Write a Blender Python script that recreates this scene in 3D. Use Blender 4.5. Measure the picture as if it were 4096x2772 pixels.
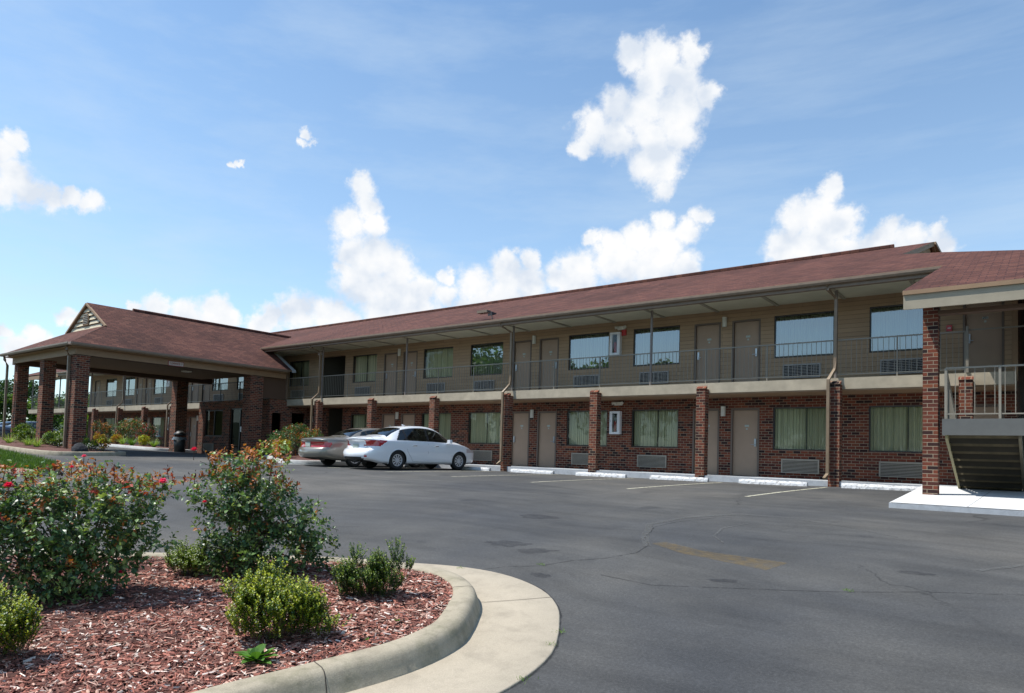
import bpy, bmesh, math, random
from mathutils import Vector, Matrix
R_ = math.radians
sc = bpy.context.scene
for o in list(bpy.data.objects): bpy.data.objects.remove(o)
COL = sc.collection

# ------------------------------------------------------------------ camera
EYE = 0.478
yaw, pitch, roll = R_(37.712), R_(2.62), R_(-1.753)
_f = Vector((-math.sin(yaw)*math.cos(pitch), math.cos(yaw)*math.cos(pitch), math.sin(pitch)))
_r = Vector((math.cos(yaw), math.sin(yaw), 0)); _u = _r.cross(_f)
CR = _r*math.cos(roll) - _u*math.sin(roll); CU = _u*math.cos(roll) + _r*math.sin(roll)
cd = bpy.data.cameras.new('camera'); cam = bpy.data.objects.new('camera', cd); COL.objects.link(cam)
cam.matrix_world = Matrix(((CR.x, CU.x, -_f.x, 0), (CR.y, CU.y, -_f.y, 0), (CR.z, CU.z, -_f.z, EYE), (0, 0, 0, 1)))
cd.sensor_width = 36; cd.lens = 24.423; cd.shift_y = 0.07343; cd.clip_end = 3000; cd.clip_start = 0.05
sc.camera = cam

# ------------------------------------------------------------------ sun, sky, exposure
SUN_EL = R_(61); SAZ = (-0.80, -0.60)
sd = Vector((SAZ[0]*math.cos(SUN_EL), SAZ[1]*math.cos(SUN_EL), math.sin(SUN_EL))).normalized()
ld = bpy.data.lights.new('sun', 'SUN'); ld.energy = 4.8; ld.angle = R_(0.53); ld.color = (1, .96, .9)
sun = bpy.data.objects.new('sun', ld); COL.objects.link(sun); sun.location = (0, 0, 40)
sun.rotation_euler = sd.to_track_quat('Z', 'Y').to_euler()
sc.view_settings.view_transform = 'Standard'; sc.view_settings.look = 'None'
sc.view_settings.exposure = 0.34; sc.view_settings.gamma = 1; sc.view_settings.use_curve_mapping = False
sc.render.engine = 'CYCLES'
sc.cycles.max_bounces = 6; sc.cycles.transparent_max_bounces = 16

class NT:
    """small helper round a node tree"""
    def __init__(s, t): s.t = t; s.n = t.nodes; s.l = t.links
    def new(s, ty, ins=None, **kw):
        n = s.n.new(ty)
        for k, v in kw.items(): setattr(n, k, v)
        for k, v in (ins or {}).items():
            if isinstance(v, bpy.types.NodeSocket): s.l.new(v, n.inputs[k])
            elif isinstance(v, bpy.types.Node): s.l.new(v.outputs[0], n.inputs[k])
            else: n.inputs[k].default_value = v
        return n
    def math(s, op, a, b=None, c=None, clamp=False):
        i = {0: a}
        if b is not None: i[1] = b
        if c is not None: i[2] = c
        return s.new('ShaderNodeMath', i, operation=op, use_clamp=clamp).outputs[0]
    def vm(s, op, a, b=None, out=0):
        i = {0: a}
        if b is not None: i[1] = b
        return s.new('ShaderNodeVectorMath', i, operation=op).outputs[out]
    def mix(s, f, a, b, mode='MIX'):
        n = s.new('ShaderNodeMix', None, data_type='RGBA', blend_type=mode)
        for k, v in ((0, f), (6, a), (7, b)):
            if isinstance(v, bpy.types.NodeSocket): s.l.new(v, n.inputs[k])
            else: n.inputs[k].default_value = v if not isinstance(v, tuple) or len(v) == 4 else (*v, 1)
        return n.outputs[2]
    def ramp(s, f, stops, interp='LINEAR'):
        n = s.new('ShaderNodeValToRGB', {0: f}); e = n.color_ramp.elements; n.color_ramp.interpolation = interp
        while len(e) < len(stops): e.new(.5)
        for i, (p, c) in enumerate(stops):
            e[i].position = p; e[i].color = (*c, 1) if isinstance(c, tuple) else (c, c, c, 1)
        return n.outputs[0]
    def noise(s, v, scale, detail=4, rough=.55, out=0):
        return s.new('ShaderNodeTexNoise', {'Vector': v, 'Scale': scale, 'Detail': detail, 'Roughness': rough}).outputs[out]

W_ = bpy.data.worlds.new('World'); sc.world = W_; W_.use_nodes = True
t = NT(W_.node_tree); t.n.clear()
sky = t.new('ShaderNodeTexSky', sky_type='NISHITA', sun_disc=False, sun_elevation=SUN_EL,
            sun_rotation=math.atan2(sd.x, sd.y), altitude=200, air_density=1.0, dust_density=.35, ozone_density=2.2)
dirv = t.new('ShaderNodeTexCoord').outputs['Generated']
CLOUDS = [(-0.41,0.758,0.507,0.0182),(-0.382,0.776,0.501,0.0233),(-0.346,0.793,0.502,0.0168),(-0.397,0.782,0.48,0.0238),(-0.364,0.802,0.473,0.0262),(-0.339,0.821,0.46,0.0157),(-0.374,0.813,0.446,0.0295),(-0.413,0.792,0.449,0.0272),(-0.444,0.772,0.455,0.0207),(-0.476,0.766,0.432,0.0235),(-0.449,0.788,0.422,0.0268),(-0.41,0.812,0.415,0.0249),(-0.374,0.828,0.418,0.0229),(-0.494,0.767,0.41,0.0125),(-0.425,0.818,0.388,0.0215),(-0.399,0.83,0.389,0.0224),(-0.409,0.838,0.361,0.0148),(-0.726,0.594,0.345,0.016),(-0.727,0.605,0.326,0.0162),(-0.746,0.594,0.301,0.0209),(-0.725,0.619,0.302,0.0152),(-0.751,0.604,0.266,0.0212),(-0.733,0.628,0.26,0.0275),(-0.714,0.651,0.257,0.0229),(-0.75,0.62,0.23,0.0336),(-0.72,0.658,0.222,0.0341),(-0.698,0.68,0.224,0.0245),(-0.668,0.702,0.25,0.011),(-0.671,0.707,0.223,0.016),(-0.762,0.599,0.245,0.013),(-0.736,0.65,0.191,0.0342),(-0.702,0.685,0.194,0.0284),(-0.595,0.757,0.271,0.0134),(-0.603,0.758,0.247,0.0259),(-0.57,0.777,0.266,0.0134),(-0.641,0.73,0.237,0.0234),(-0.617,0.757,0.217,0.0311),(-0.58,0.779,0.236,0.0247),(-0.651,0.73,0.209,0.0186),(-0.414,0.852,0.321,0.0139),(-0.366,0.873,0.322,0.0125),(-0.448,0.842,0.3,0.0213),(-0.418,0.861,0.288,0.027),(-0.387,0.87,0.304,0.0173),(-0.481,0.827,0.29,0.018),(-0.473,0.839,0.267,0.0289),(-0.517,0.817,0.255,0.0268),(-0.431,0.862,0.266,0.0297),(-0.394,0.882,0.259,0.0211),(-0.539,0.807,0.243,0.0209),(-0.498,0.814,0.298,0.0096),(-0.215,0.914,0.343,0.0145),(-0.229,0.92,0.318,0.0231),(-0.257,0.915,0.311,0.0215),(-0.207,0.929,0.306,0.0208),(-0.272,0.921,0.28,0.023),(-0.236,0.931,0.277,0.0321),(-0.202,0.94,0.274,0.0209),(-0.158,0.945,0.287,0.0151),(-0.173,0.947,0.271,0.0205),(-0.135,0.953,0.272,0.0189),(-0.105,0.954,0.282,0.0125),(-0.103,0.959,0.263,0.0155),(-0.908,0.257,0.331,0.0106),(-0.916,0.248,0.316,0.0158),(-0.92,0.26,0.294,0.0179),(-0.918,0.277,0.284,0.0182),(-0.913,0.298,0.278,0.013),(-0.906,0.313,0.284,0.0094),(-0.901,0.33,0.281,0.0125),(-0.928,0.25,0.277,0.0177),(-0.895,0.411,0.172,0.0148),(-0.88,0.443,0.171,0.0195),(-0.862,0.474,0.178,0.0188),(-0.856,0.489,0.168,0.0157),(-0.906,0.389,0.167,0.0083),(-0.878,0.454,0.153,0.0274),(-0.826,0.535,0.176,0.0173),(-0.806,0.563,0.181,0.0235),(-0.786,0.592,0.178,0.0214),(-0.773,0.611,0.172,0.018),(-0.837,0.523,0.16,0.0161),(-0.947,0.299,0.12,0.0133),(-0.953,0.284,0.105,0.0169),(-0.943,0.312,0.114,0.0106),(-0.933,0.328,0.146,0.0088),(-0.955,0.269,0.123,0.0083),(-0.748,0.526,0.404,0.007),(-0.755,0.524,0.394,0.0065),(-0.749,0.533,0.394,0.006),(-0.815,0.461,0.351,0.0042),(-0.81,0.467,0.355,0.0042)]
n1 = t.noise(dirv, 9, 2, .5, 1); d1 = t.vm('SUBTRACT', n1, (.5, .5, .5))
n2 = t.noise(dirv, 38, 7, .62, 1); d2 = t.vm('SUBTRACT', n2, (.5, .5, .5))
pv = t.vm('ADD', dirv, t.vm('MULTIPLY', d1, (.03,)*3)); pv = t.vm('ADD', pv, t.vm('MULTIPLY', d2, (.034,)*3))
acc = None; accb = None
for (x, y, z, r) in CLOUDS:
    k = t.math('MULTIPLY_ADD', t.vm('DISTANCE', pv, (x, y, z), 1), -1/r, 1.0)
    acc = k if acc is None else t.math('SMOOTH_MAX', acc, k, .25)
fine = t.noise(dirv, 60, 8, .65)
acc2 = t.math('ADD', acc, t.math('MULTIPLY', t.math('SUBTRACT', fine, .5), 1.1))
alpha = t.new('ShaderNodeMapRange', {0: acc2, 1: -.50, 2: .34, 3: 0., 4: 1.}, interpolation_type='SMOOTHSTEP').outputs[0]
sh = t.noise(t.vm('ADD', dirv, t.vm('MULTIPLY', sd, (.022,)*3)), 17, 4, .5)
rel = t.math('SUBTRACT', t.noise(dirv, 17, 4, .5), sh)
body = t.noise(dirv, 8, 4, .5)
val = t.math('ADD', t.math('MULTIPLY', rel, 1.5), t.math('MULTIPLY_ADD', body, 1.0, .09))
ccol = t.ramp(val, [(.34, (.72, .79, .89)), (.60, (.90, .93, .97)), (.82, (1, 1, 1))])
# thin high cirrus streaks
cz = t.new('ShaderNodeMapping', {'Vector': dirv, 'Rotation': (.35, .2, .5), 'Scale': (1.2, 3.2, 10)})
ci = t.new('ShaderNodeMapRange', {0: t.noise(cz, 1.6, 7, .62), 1: .44, 2: .85, 3: 0., 4: .38}).outputs[0]
sep = t.new('ShaderNodeSeparateXYZ', {0: dirv})
hz = t.new('ShaderNodeMapRange', {0: sep.outputs[2], 1: .0, 2: .55, 3: .36, 4: .04}).outputs[0]
ci = t.math('ADD', ci, hz, clamp=True)

b_sky = t.new('ShaderNodeBackground', {0: t.mix(1., sky.outputs[0], (.95, 1.06, 1.05, 1), 'MULTIPLY'), 1: .15})
b_ci = t.new('ShaderNodeBackground', {0: (.70, .85, 1.0, 1), 1: .74})
b_cl = t.new('ShaderNodeBackground', {0: ccol, 1: .80})
m1 = t.new('ShaderNodeMixShader', {0: ci, 1: b_sky, 2: b_ci})
m2 = t.new('ShaderNodeMixShader', {0: alpha, 1: m1, 2: b_cl})
t.new('ShaderNodeOutputWorld', {0: m2})
W_.cycles.sampling_method = 'MANUAL'; W_.cycles.sample_map_resolution = 512

# ------------------------------------------------------------------ materials
def mat(name, col, rough=.7, metal=0, spec=.5, bump=None, var=0, vscale=6, coat=0, **kw):
    """plain principled material with a little procedural variation"""
    m = bpy.data.materials.new(name); m.use_nodes = True; t = NT(m.node_tree); t.n.clear()
    P = t.new('ShaderNodeNewGeometry').outputs['Position']
    c = (*col, 1)
    if var:
        n = t.noise(P, vscale, 5, .6)
        f = t.new('ShaderNodeMapRange', {0: n, 1: .25, 2: .75, 3: 1-var, 4: 1+var*.6}).outputs[0]
        c = t.mix(1.0, c, t.new('ShaderNodeCombineColor', {0: f, 1: f, 2: f}).outputs[0], 'MULTIPLY')
    b = t.new('ShaderNodeBsdfPrincipled', {'Base Color': c, 'Roughness': rough, 'Metallic': metal, 'Specular IOR Level': spec, 'Coat Weight': coat})
    if bump:
        b_ = t.new('ShaderNodeBump', {'Strength': bump[1], 'Distance': bump[2], 'Height': t.noise(P, bump[0], 6, .7)})
        t.l.new(b_.outputs[0], b.inputs['Normal'])
    t.new('ShaderNodeOutputMaterial', {0: b}); return m

def wall_uv(t):
    """(horizontal along the wall, height) from world position, whichever way the wall faces"""
    g = t.new('ShaderNodeNewGeometry'); p = t.new('ShaderNodeSeparateXYZ', {0: g.outputs['Position']})
    n = t.new('ShaderNodeSeparateXYZ', {0: t.vm('ABSOLUTE', g.outputs['True Normal'])})
    f = t.math('GREATER_THAN', n.outputs[0], n.outputs[1])
    h = t.math('ADD', t.math('MULTIPLY', p.outputs[0], t.math('SUBTRACT', 1., f)), t.math('MULTIPLY', p.outputs[1], f))
    return g, p, h

def brick_mat():
    m = bpy.data.materials.new('brick'); m.use_nodes = True; t = NT(m.node_tree); t.n.clear()
    g, p, h = wall_uv(t)
    v = t.new('ShaderNodeCombineXYZ', {0: h, 1: t.math('ADD', p.outputs[2], 10.)}).outputs[0]
    def br(c1, c2, mo): return t.new('ShaderNodeTexBrick', {'Vector': v, 'Color1': c1, 'Color2': c2, 'Mortar': mo, 'Scale': 1.0, 'Mortar Size': .006, 'Mortar Smooth': .15, 'Bias': 0., 'Brick Width': .2105, 'Row Height': .0813}, offset=.5)
    b = br((0, 0, 0, 1), (1, 1, 1, 1), (.5, .5, .5, 1))
    col = t.ramp(b.outputs['Color'], [(0, (.030, .018, .018)), (.2, (.075, .028, .022)), (.4, (.15, .042, .026)), (.6, (.215, .058, .032)), (.8, (.13, .043, .030)), (1, (.27, .085, .042))])
    nz = t.noise(g.outputs['Position'], 30, 5, .65)
    col = t.mix(.35, col, t.ramp(nz, [(.3, .35), (.7, 1.)]), 'MULTIPLY')
    st = t.noise(g.outputs['Position'], .9, 3, .6)
    col = t.mix(.5, col, t.ramp(st, [(.35, .62), (.65, 1.)]), 'MULTIPLY')
    mort = t.mix(t.noise(g.outputs['Position'], 12, 3), (.25, .195, .135, 1), (.36, .295, .21, 1))
    c = t.mix(b.outputs['Fac'], col, mort)
    hgt = t.math('ADD', t.math('MULTIPLY', b.outputs['Fac'], -1.), t.math('MULTIPLY', nz, .35))
    bp = t.new('ShaderNodeBump', {'Strength': .8, 'Distance': .006, 'Height': hgt})
    b_ = t.new('ShaderNodeBsdfPrincipled', {'Base Color': c, 'Roughness': .9, 'Specular IOR Level': .25, 'Normal': bp})
    t.new('ShaderNodeOutputMaterial', {0: b_}); return m

def siding_mat():
    m = bpy.data.materials.new('lap_siding'); m.use_nodes = True; t = NT(m.node_tree); t.n.clear()
    g, p, h = wall_uv(t)
    v = t.new('ShaderNodeCombineXYZ', {0: h, 1: t.math('ADD', p.outputs[2], 10.)}).outputs[0]
    b = t.new('ShaderNodeTexBrick', {'Vector': v, 'Color1': (0, 0, 0, 1), 'Color2': (1, 1, 1, 1), 'Mortar': (.5,)*3+(1,), 'Scale': 1., 'Mortar Size': .004, 'Mortar Smooth': .3, 'Brick Width': 2.44, 'Row Height': .126}, offset=.37)
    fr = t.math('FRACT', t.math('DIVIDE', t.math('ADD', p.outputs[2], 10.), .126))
    shd = t.new('ShaderNodeMapRange', {0: fr, 1: 0., 2: .07, 3: 1., 4: 0.}).outputs[0]  # gap shadow between laps, drawn as a dark line in the colour
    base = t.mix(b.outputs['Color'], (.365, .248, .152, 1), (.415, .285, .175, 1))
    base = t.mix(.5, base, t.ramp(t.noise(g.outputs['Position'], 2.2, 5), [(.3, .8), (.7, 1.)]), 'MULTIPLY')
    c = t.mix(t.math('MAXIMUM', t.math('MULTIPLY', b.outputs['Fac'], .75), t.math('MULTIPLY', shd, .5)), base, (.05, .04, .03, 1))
    bp = t.new('ShaderNodeBump', {'Strength': .9, 'Distance': .02, 'Height': t.math('MULTIPLY', fr, -1.)})
    b_ = t.new('ShaderNodeBsdfPrincipled', {'Base Color': c, 'Roughness': .75, 'Specular IOR Level': .3, 'Normal': bp})
    t.new('ShaderNodeOutputMaterial', {0: b_}); return m

def shingle_mat():
    m = bpy.data.materials.new('shingles'); m.use_nodes = True; t = NT(m.node_tree); t.n.clear()
    g = t.new('ShaderNodeNewGeometry'); p = t.new('ShaderNodeSeparateXYZ', {0: g.outputs['Position']})
    n = t.new('ShaderNodeSeparateXYZ', {0: t.vm('ABSOLUTE', g.outputs['True Normal'])})
    f = t.math('GREATER_THAN', n.outputs[0], n.outputs[1]); inv = t.math('SUBTRACT', 1., f)
    al = t.math('ADD', t.math('MULTIPLY', p.outputs[0], inv), t.math('MULTIPLY', p.outputs[1], f))
    ac = t.math('ADD', t.math('MULTIPLY', p.outputs[1], inv), t.math('MULTIPLY', p.outputs[0], f))
    wob = t.math('MULTIPLY', t.noise(g.outputs['Position'], .8, 3), .05)
    v = t.new('ShaderNodeCombineXYZ', {0: t.math('ADD', al, 200.), 1: t.math('ADD', t.math('ADD', ac, 200.), wob)}).outputs[0]
    b = t.new('ShaderNodeTexBrick', {'Vector': v, 'Color1': (0, 0, 0, 1), 'Color2': (1, 1, 1, 1), 'Mortar': (.3, .3, .3, 1), 'Scale': 1., 'Mortar Size': .012, 'Mortar Smooth': .4, 'Brick Width': .31, 'Row Height': .132}, offset=.43)
    col = t.ramp(b.outputs['Color'], [(0, (.090, .036, .028)), (.35, (.115, .046, .034)), (.7, (.138, .055, .040)), (1, (.165, .070, .049))])
    col = t.mix(b.outputs['Fac'], col, (.068, .029, .026, 1))
    s1 = t.noise(t.vm('MULTIPLY', g.outputs['Position'], (1, .45, .45)), .55, 5, .62)
    col = t.mix(.85, col, t.ramp(s1, [(.36, .60), (.5, .92), (.68, 1.08)]), 'MULTIPLY')
    gr = t.noise(g.outputs['Position'], 60, 3, .7)
    col = t.mix(.6, col, t.ramp(gr, [(.3, .6), (.7, 1.2)]), 'MULTIPLY')
    sp = t.noise(g.outputs['Position'], 3.4, 6, .75)
    col = t.mix(t.new('ShaderNodeMapRange', {0: sp, 1: .60, 2: .8, 3: 0., 4: .3}).outputs[0], col, (.20, .11, .08, 1))
    hgt = t.math('ADD', t.math('MULTIPLY', b.outputs['Fac'], -1.), t.math('ADD', t.math('MULTIPLY', b.outputs['Color'], .7), gr))
    bp = t.new('ShaderNodeBump', {'Strength': .9, 'Distance': .02, 'Height': hgt})
    b_ = t.new('ShaderNodeBsdfPrincipled', {'Base Color': col, 'Roughness': .92, 'Specular IOR Level': .25, 'Normal': bp})
    t.new('ShaderNodeOutputMaterial', {0: b_}); return m

def asphalt_mat():
    m = bpy.data.materials.new('asphalt'); m.use_nodes = True; t = NT(m.node_tree); t.n.clear()
    P = t.new('ShaderNodeNewGeometry').outputs['Position']
    big = t.noise(P, .17, 5, .6); mid = t.noise(P, .9, 6, .65); fine = t.noise(P, 45, 4, .8); grit = t.noise(P, 170, 2, .8)
    col = t.ramp(big, [(.36, (.046, .048, .051)), (.5, (.069, .068, .065)), (.64, (.098, .092, .082))])
    col = t.mix(.75, col, t.ramp(mid, [(.28, .70), (.5, .98), (.72, 1.22)]), 'MULTIPLY')
    col = t.mix(.7, col, t.ramp(fine, [(.3, .5), (.52, 1.), (.70, 1.6)]), 'MULTIPLY')
    # long faint sweeps left by turning tyres and sealer brushes
    w = t.new('ShaderNodeMapping', {'Vector': t.vm('ADD', P, t.vm('MULTIPLY', t.noise(P, .12, 2, .5, 1), (5,)*3)), 'Rotation': (0, 0, .5), 'Scale': (.22, 2.6, 1)})
    sw = t.noise(w, 1.3, 5, .6)
    col = t.mix(.6, col, t.ramp(sw, [(.34, .72), (.5, 1.), (.68, 1.22)]), 'MULTIPLY')
    # oil and damp stains
    st = t.new('ShaderNodeMapRange', {0: t.noise(P, .75, 2, .45), 1: .685, 2: .73, 3: 0., 4: .55}).outputs[0]
    col = t.mix(st, col, (.022, .023, .026, 1))
    spk = t.new('ShaderNodeMapRange', {0: grit, 1: .62, 2: .74, 3: 0., 4: .8}).outputs[0]
    col = t.mix(spk, col, (.20, .195, .18, 1))
    vor = t.new('ShaderNodeTexVoronoi', {'Vector': t.vm('ADD', P, t.vm('MULTIPLY', t.noise(P, 1.4, 4, .6, 1), (.9,)*3)), 'Scale': .13}, feature='DISTANCE_TO_EDGE')
    cr = t.new('ShaderNodeMapRange', {0: vor.outputs[0], 1: .0, 2: .0035, 3: .75, 4: 0.}).outputs[0]
    cr = t.math('MULTIPLY', cr, t.new('ShaderNodeMapRange', {0: t.noise(P, .5, 2), 1: .45, 2: .6, 3: 0., 4: 1.}).outputs[0])
    col = t.mix(cr, col, (.018, .018, .017, 1))
    hgt = t.math('ADD', fine, t.math('MULTIPLY', grit, .6))
    bp = t.new('ShaderNodeBump', {'Strength': .55, 'Distance': .008, 'Height': hgt})
    b_ = t.new('ShaderNodeBsdfPrincipled', {'Base Color': col, 'Roughness': .82, 'Specular IOR Level': .35, 'Normal': bp})
    t.new('ShaderNodeOutputMaterial', {0: b_}); return m

def concrete_mat(name, a, b, sc_=1., stain=.5, moss=0.):
    m = bpy.data.materials.new(name); m.use_nodes = True; t = NT(m.node_tree); t.n.clear()
    P = t.new('ShaderNodeNewGeometry').outputs['Position']
    col = t.mix(t.noise(P, 2.1*sc_, 6, .65), (*a, 1), (*b, 1))
    col = t.mix(stain, col, t.ramp(t.noise(P, 5*sc_, 6, .7), [(.3, .5), (.5, .95), (.7, 1.1)]), 'MULTIPLY')
    col = t.mix(.45, col, t.ramp(t.noise(P, 110, 3, .8), [(.3, .6), (.7, 1.25)]), 'MULTIPLY')
    if moss:
        k = t.new('ShaderNodeMapRange', {0: t.noise(P, 3.3, 6, .7), 1: .48, 2: .66, 3: 0., 4: moss}).outputs[0]
        col = t.mix(k, col, (.10, .105, .05, 1))
    bp = t.new('ShaderNodeBump', {'Strength': .5, 'Distance': .006, 'Height': t.noise(P, 70, 6, .75)})
    b_ = t.new('ShaderNodeBsdfPrincipled', {'Base Color': col, 'Roughness': .88, 'Specular IOR Level': .3, 'Normal': bp})
    t.new('ShaderNodeOutputMaterial', {0: b_}); return m

def paint_mat(name, col, under, cover=.5, scale=9, soft=.05, amax=1.):
    """worn paint: the paint's own gaps show what lies under it"""
    m = bpy.data.materials.new(name); m.use_nodes = True; t = NT(m.node_tree); t.n.clear()
    P = t.new('ShaderNodeNewGeometry').outputs['Position']
    k = t.new('ShaderNodeMapRange', {0: t.noise(P, scale, 8, .75), 1: cover-soft, 2: cover+soft, 3: amax, 4: 0.}).outputs[0]
    c = t.mix(.4, (*col, 1), t.ramp(t.noise(P, 2.5, 5), [(.3, .7), (.7, 1.)]), 'MULTIPLY')
    if under is None:
        b_ = t.new('ShaderNodeBsdfPrincipled', {'Base Color': c, 'Roughness': .8, 'Alpha': k})
    else:
        b_ = t.new('ShaderNodeBsdfPrincipled', {'Base Color': t.mix(k, (*under, 1), c), 'Roughness': .85, 'Normal': t.new('ShaderNodeBump', {'Strength': .6, 'Distance': .01, 'Height': k})})
    t.new('ShaderNodeOutputMaterial', {0: b_}); return m

def glass_mat(name, tint, refl=1.9, rough=0.0, extra=.0):
    """pane: lets most light through, mirrors the rest (fresnel)"""
    m = bpy.data.materials.new(name); m.use_nodes = True; t = NT(m.node_tree); t.n.clear()
    tr = t.new('ShaderNodeBsdfTransparent', {0: (*tint, 1)})
    P = t.new('ShaderNodeNewGeometry').outputs['Position']
    bp = t.new('ShaderNodeBump', {'Strength': .04, 'Distance': .05, 'Height': t.noise(P, .9, 2)})
    gl = t.new('ShaderNodeBsdfGlossy', {'Color': (.93, .97, 1, 1), 'Roughness': rough, 'Normal': bp})
    fr = t.math('ADD', t.new('ShaderNodeFresnel', {'IOR': refl}).outputs[0], extra, clamp=True)
    t.new('ShaderNodeOutputMaterial', {0: t.new('ShaderNodeMixShader', {0: fr, 1: tr, 2: gl})}); return m

def leaf_mat(name, col, var=.35, trans=.25, rough=.5, spec=.35):
    m = bpy.data.materials.new(name); m.use_nodes = True; t = NT(m.node_tree); t.n.clear()
    g = t.new('ShaderNodeNewGeometry')
    f = t.new('ShaderNodeMapRange', {0: g.outputs['Random Per Island'], 1: 0., 2: 1., 3: 1-var, 4: 1+var}).outputs[0]
    c = t.mix(1., (*col, 1), t.new('ShaderNodeCombineColor', {0: f, 1: f, 2: f}).outputs[0], 'MULTIPLY')
    b_ = t.new('ShaderNodeBsdfPrincipled', {'Base Color': c, 'Roughness': rough, 'Specular IOR Level': spec})
    tl = t.new('ShaderNodeBsdfTranslucent', {0: t.mix(1., c, (1.5, 1.6, .6, 1), 'MULTIPLY')})
    t.new('ShaderNodeOutputMaterial', {0: t.new('ShaderNodeMixShader', {0: trans, 1: b_, 2: tl})}); return m

def curtain_mat():
    m = bpy.data.materials.new('curtain'); m.use_nodes = True; t = NT(m.node_tree); t.n.clear()
    P = t.new('ShaderNodeNewGeometry').outputs['Position']; p = t.new('ShaderNodeSeparateXYZ', {0: P})
    v = t.new('ShaderNodeCombineXYZ', {0: t.math('MULTIPLY', p.outputs[0], 24.)}).outputs[0]
    c = t.mix(t.new('ShaderNodeMapRange', {0: t.noise(v, 1.0, 2), 1: .35, 2: .62, 3: 0., 4: 1.}).outputs[0], (.42, .40, .27, 1), (.84, .80, .60, 1))  # pleat shading put into the colour as light and dark bands
    b_ = t.new('ShaderNodeBsdfPrincipled', {'Base Color': c, 'Roughness': .9})
    t.new('ShaderNodeOutputMaterial', {0: b_}); return m

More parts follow.
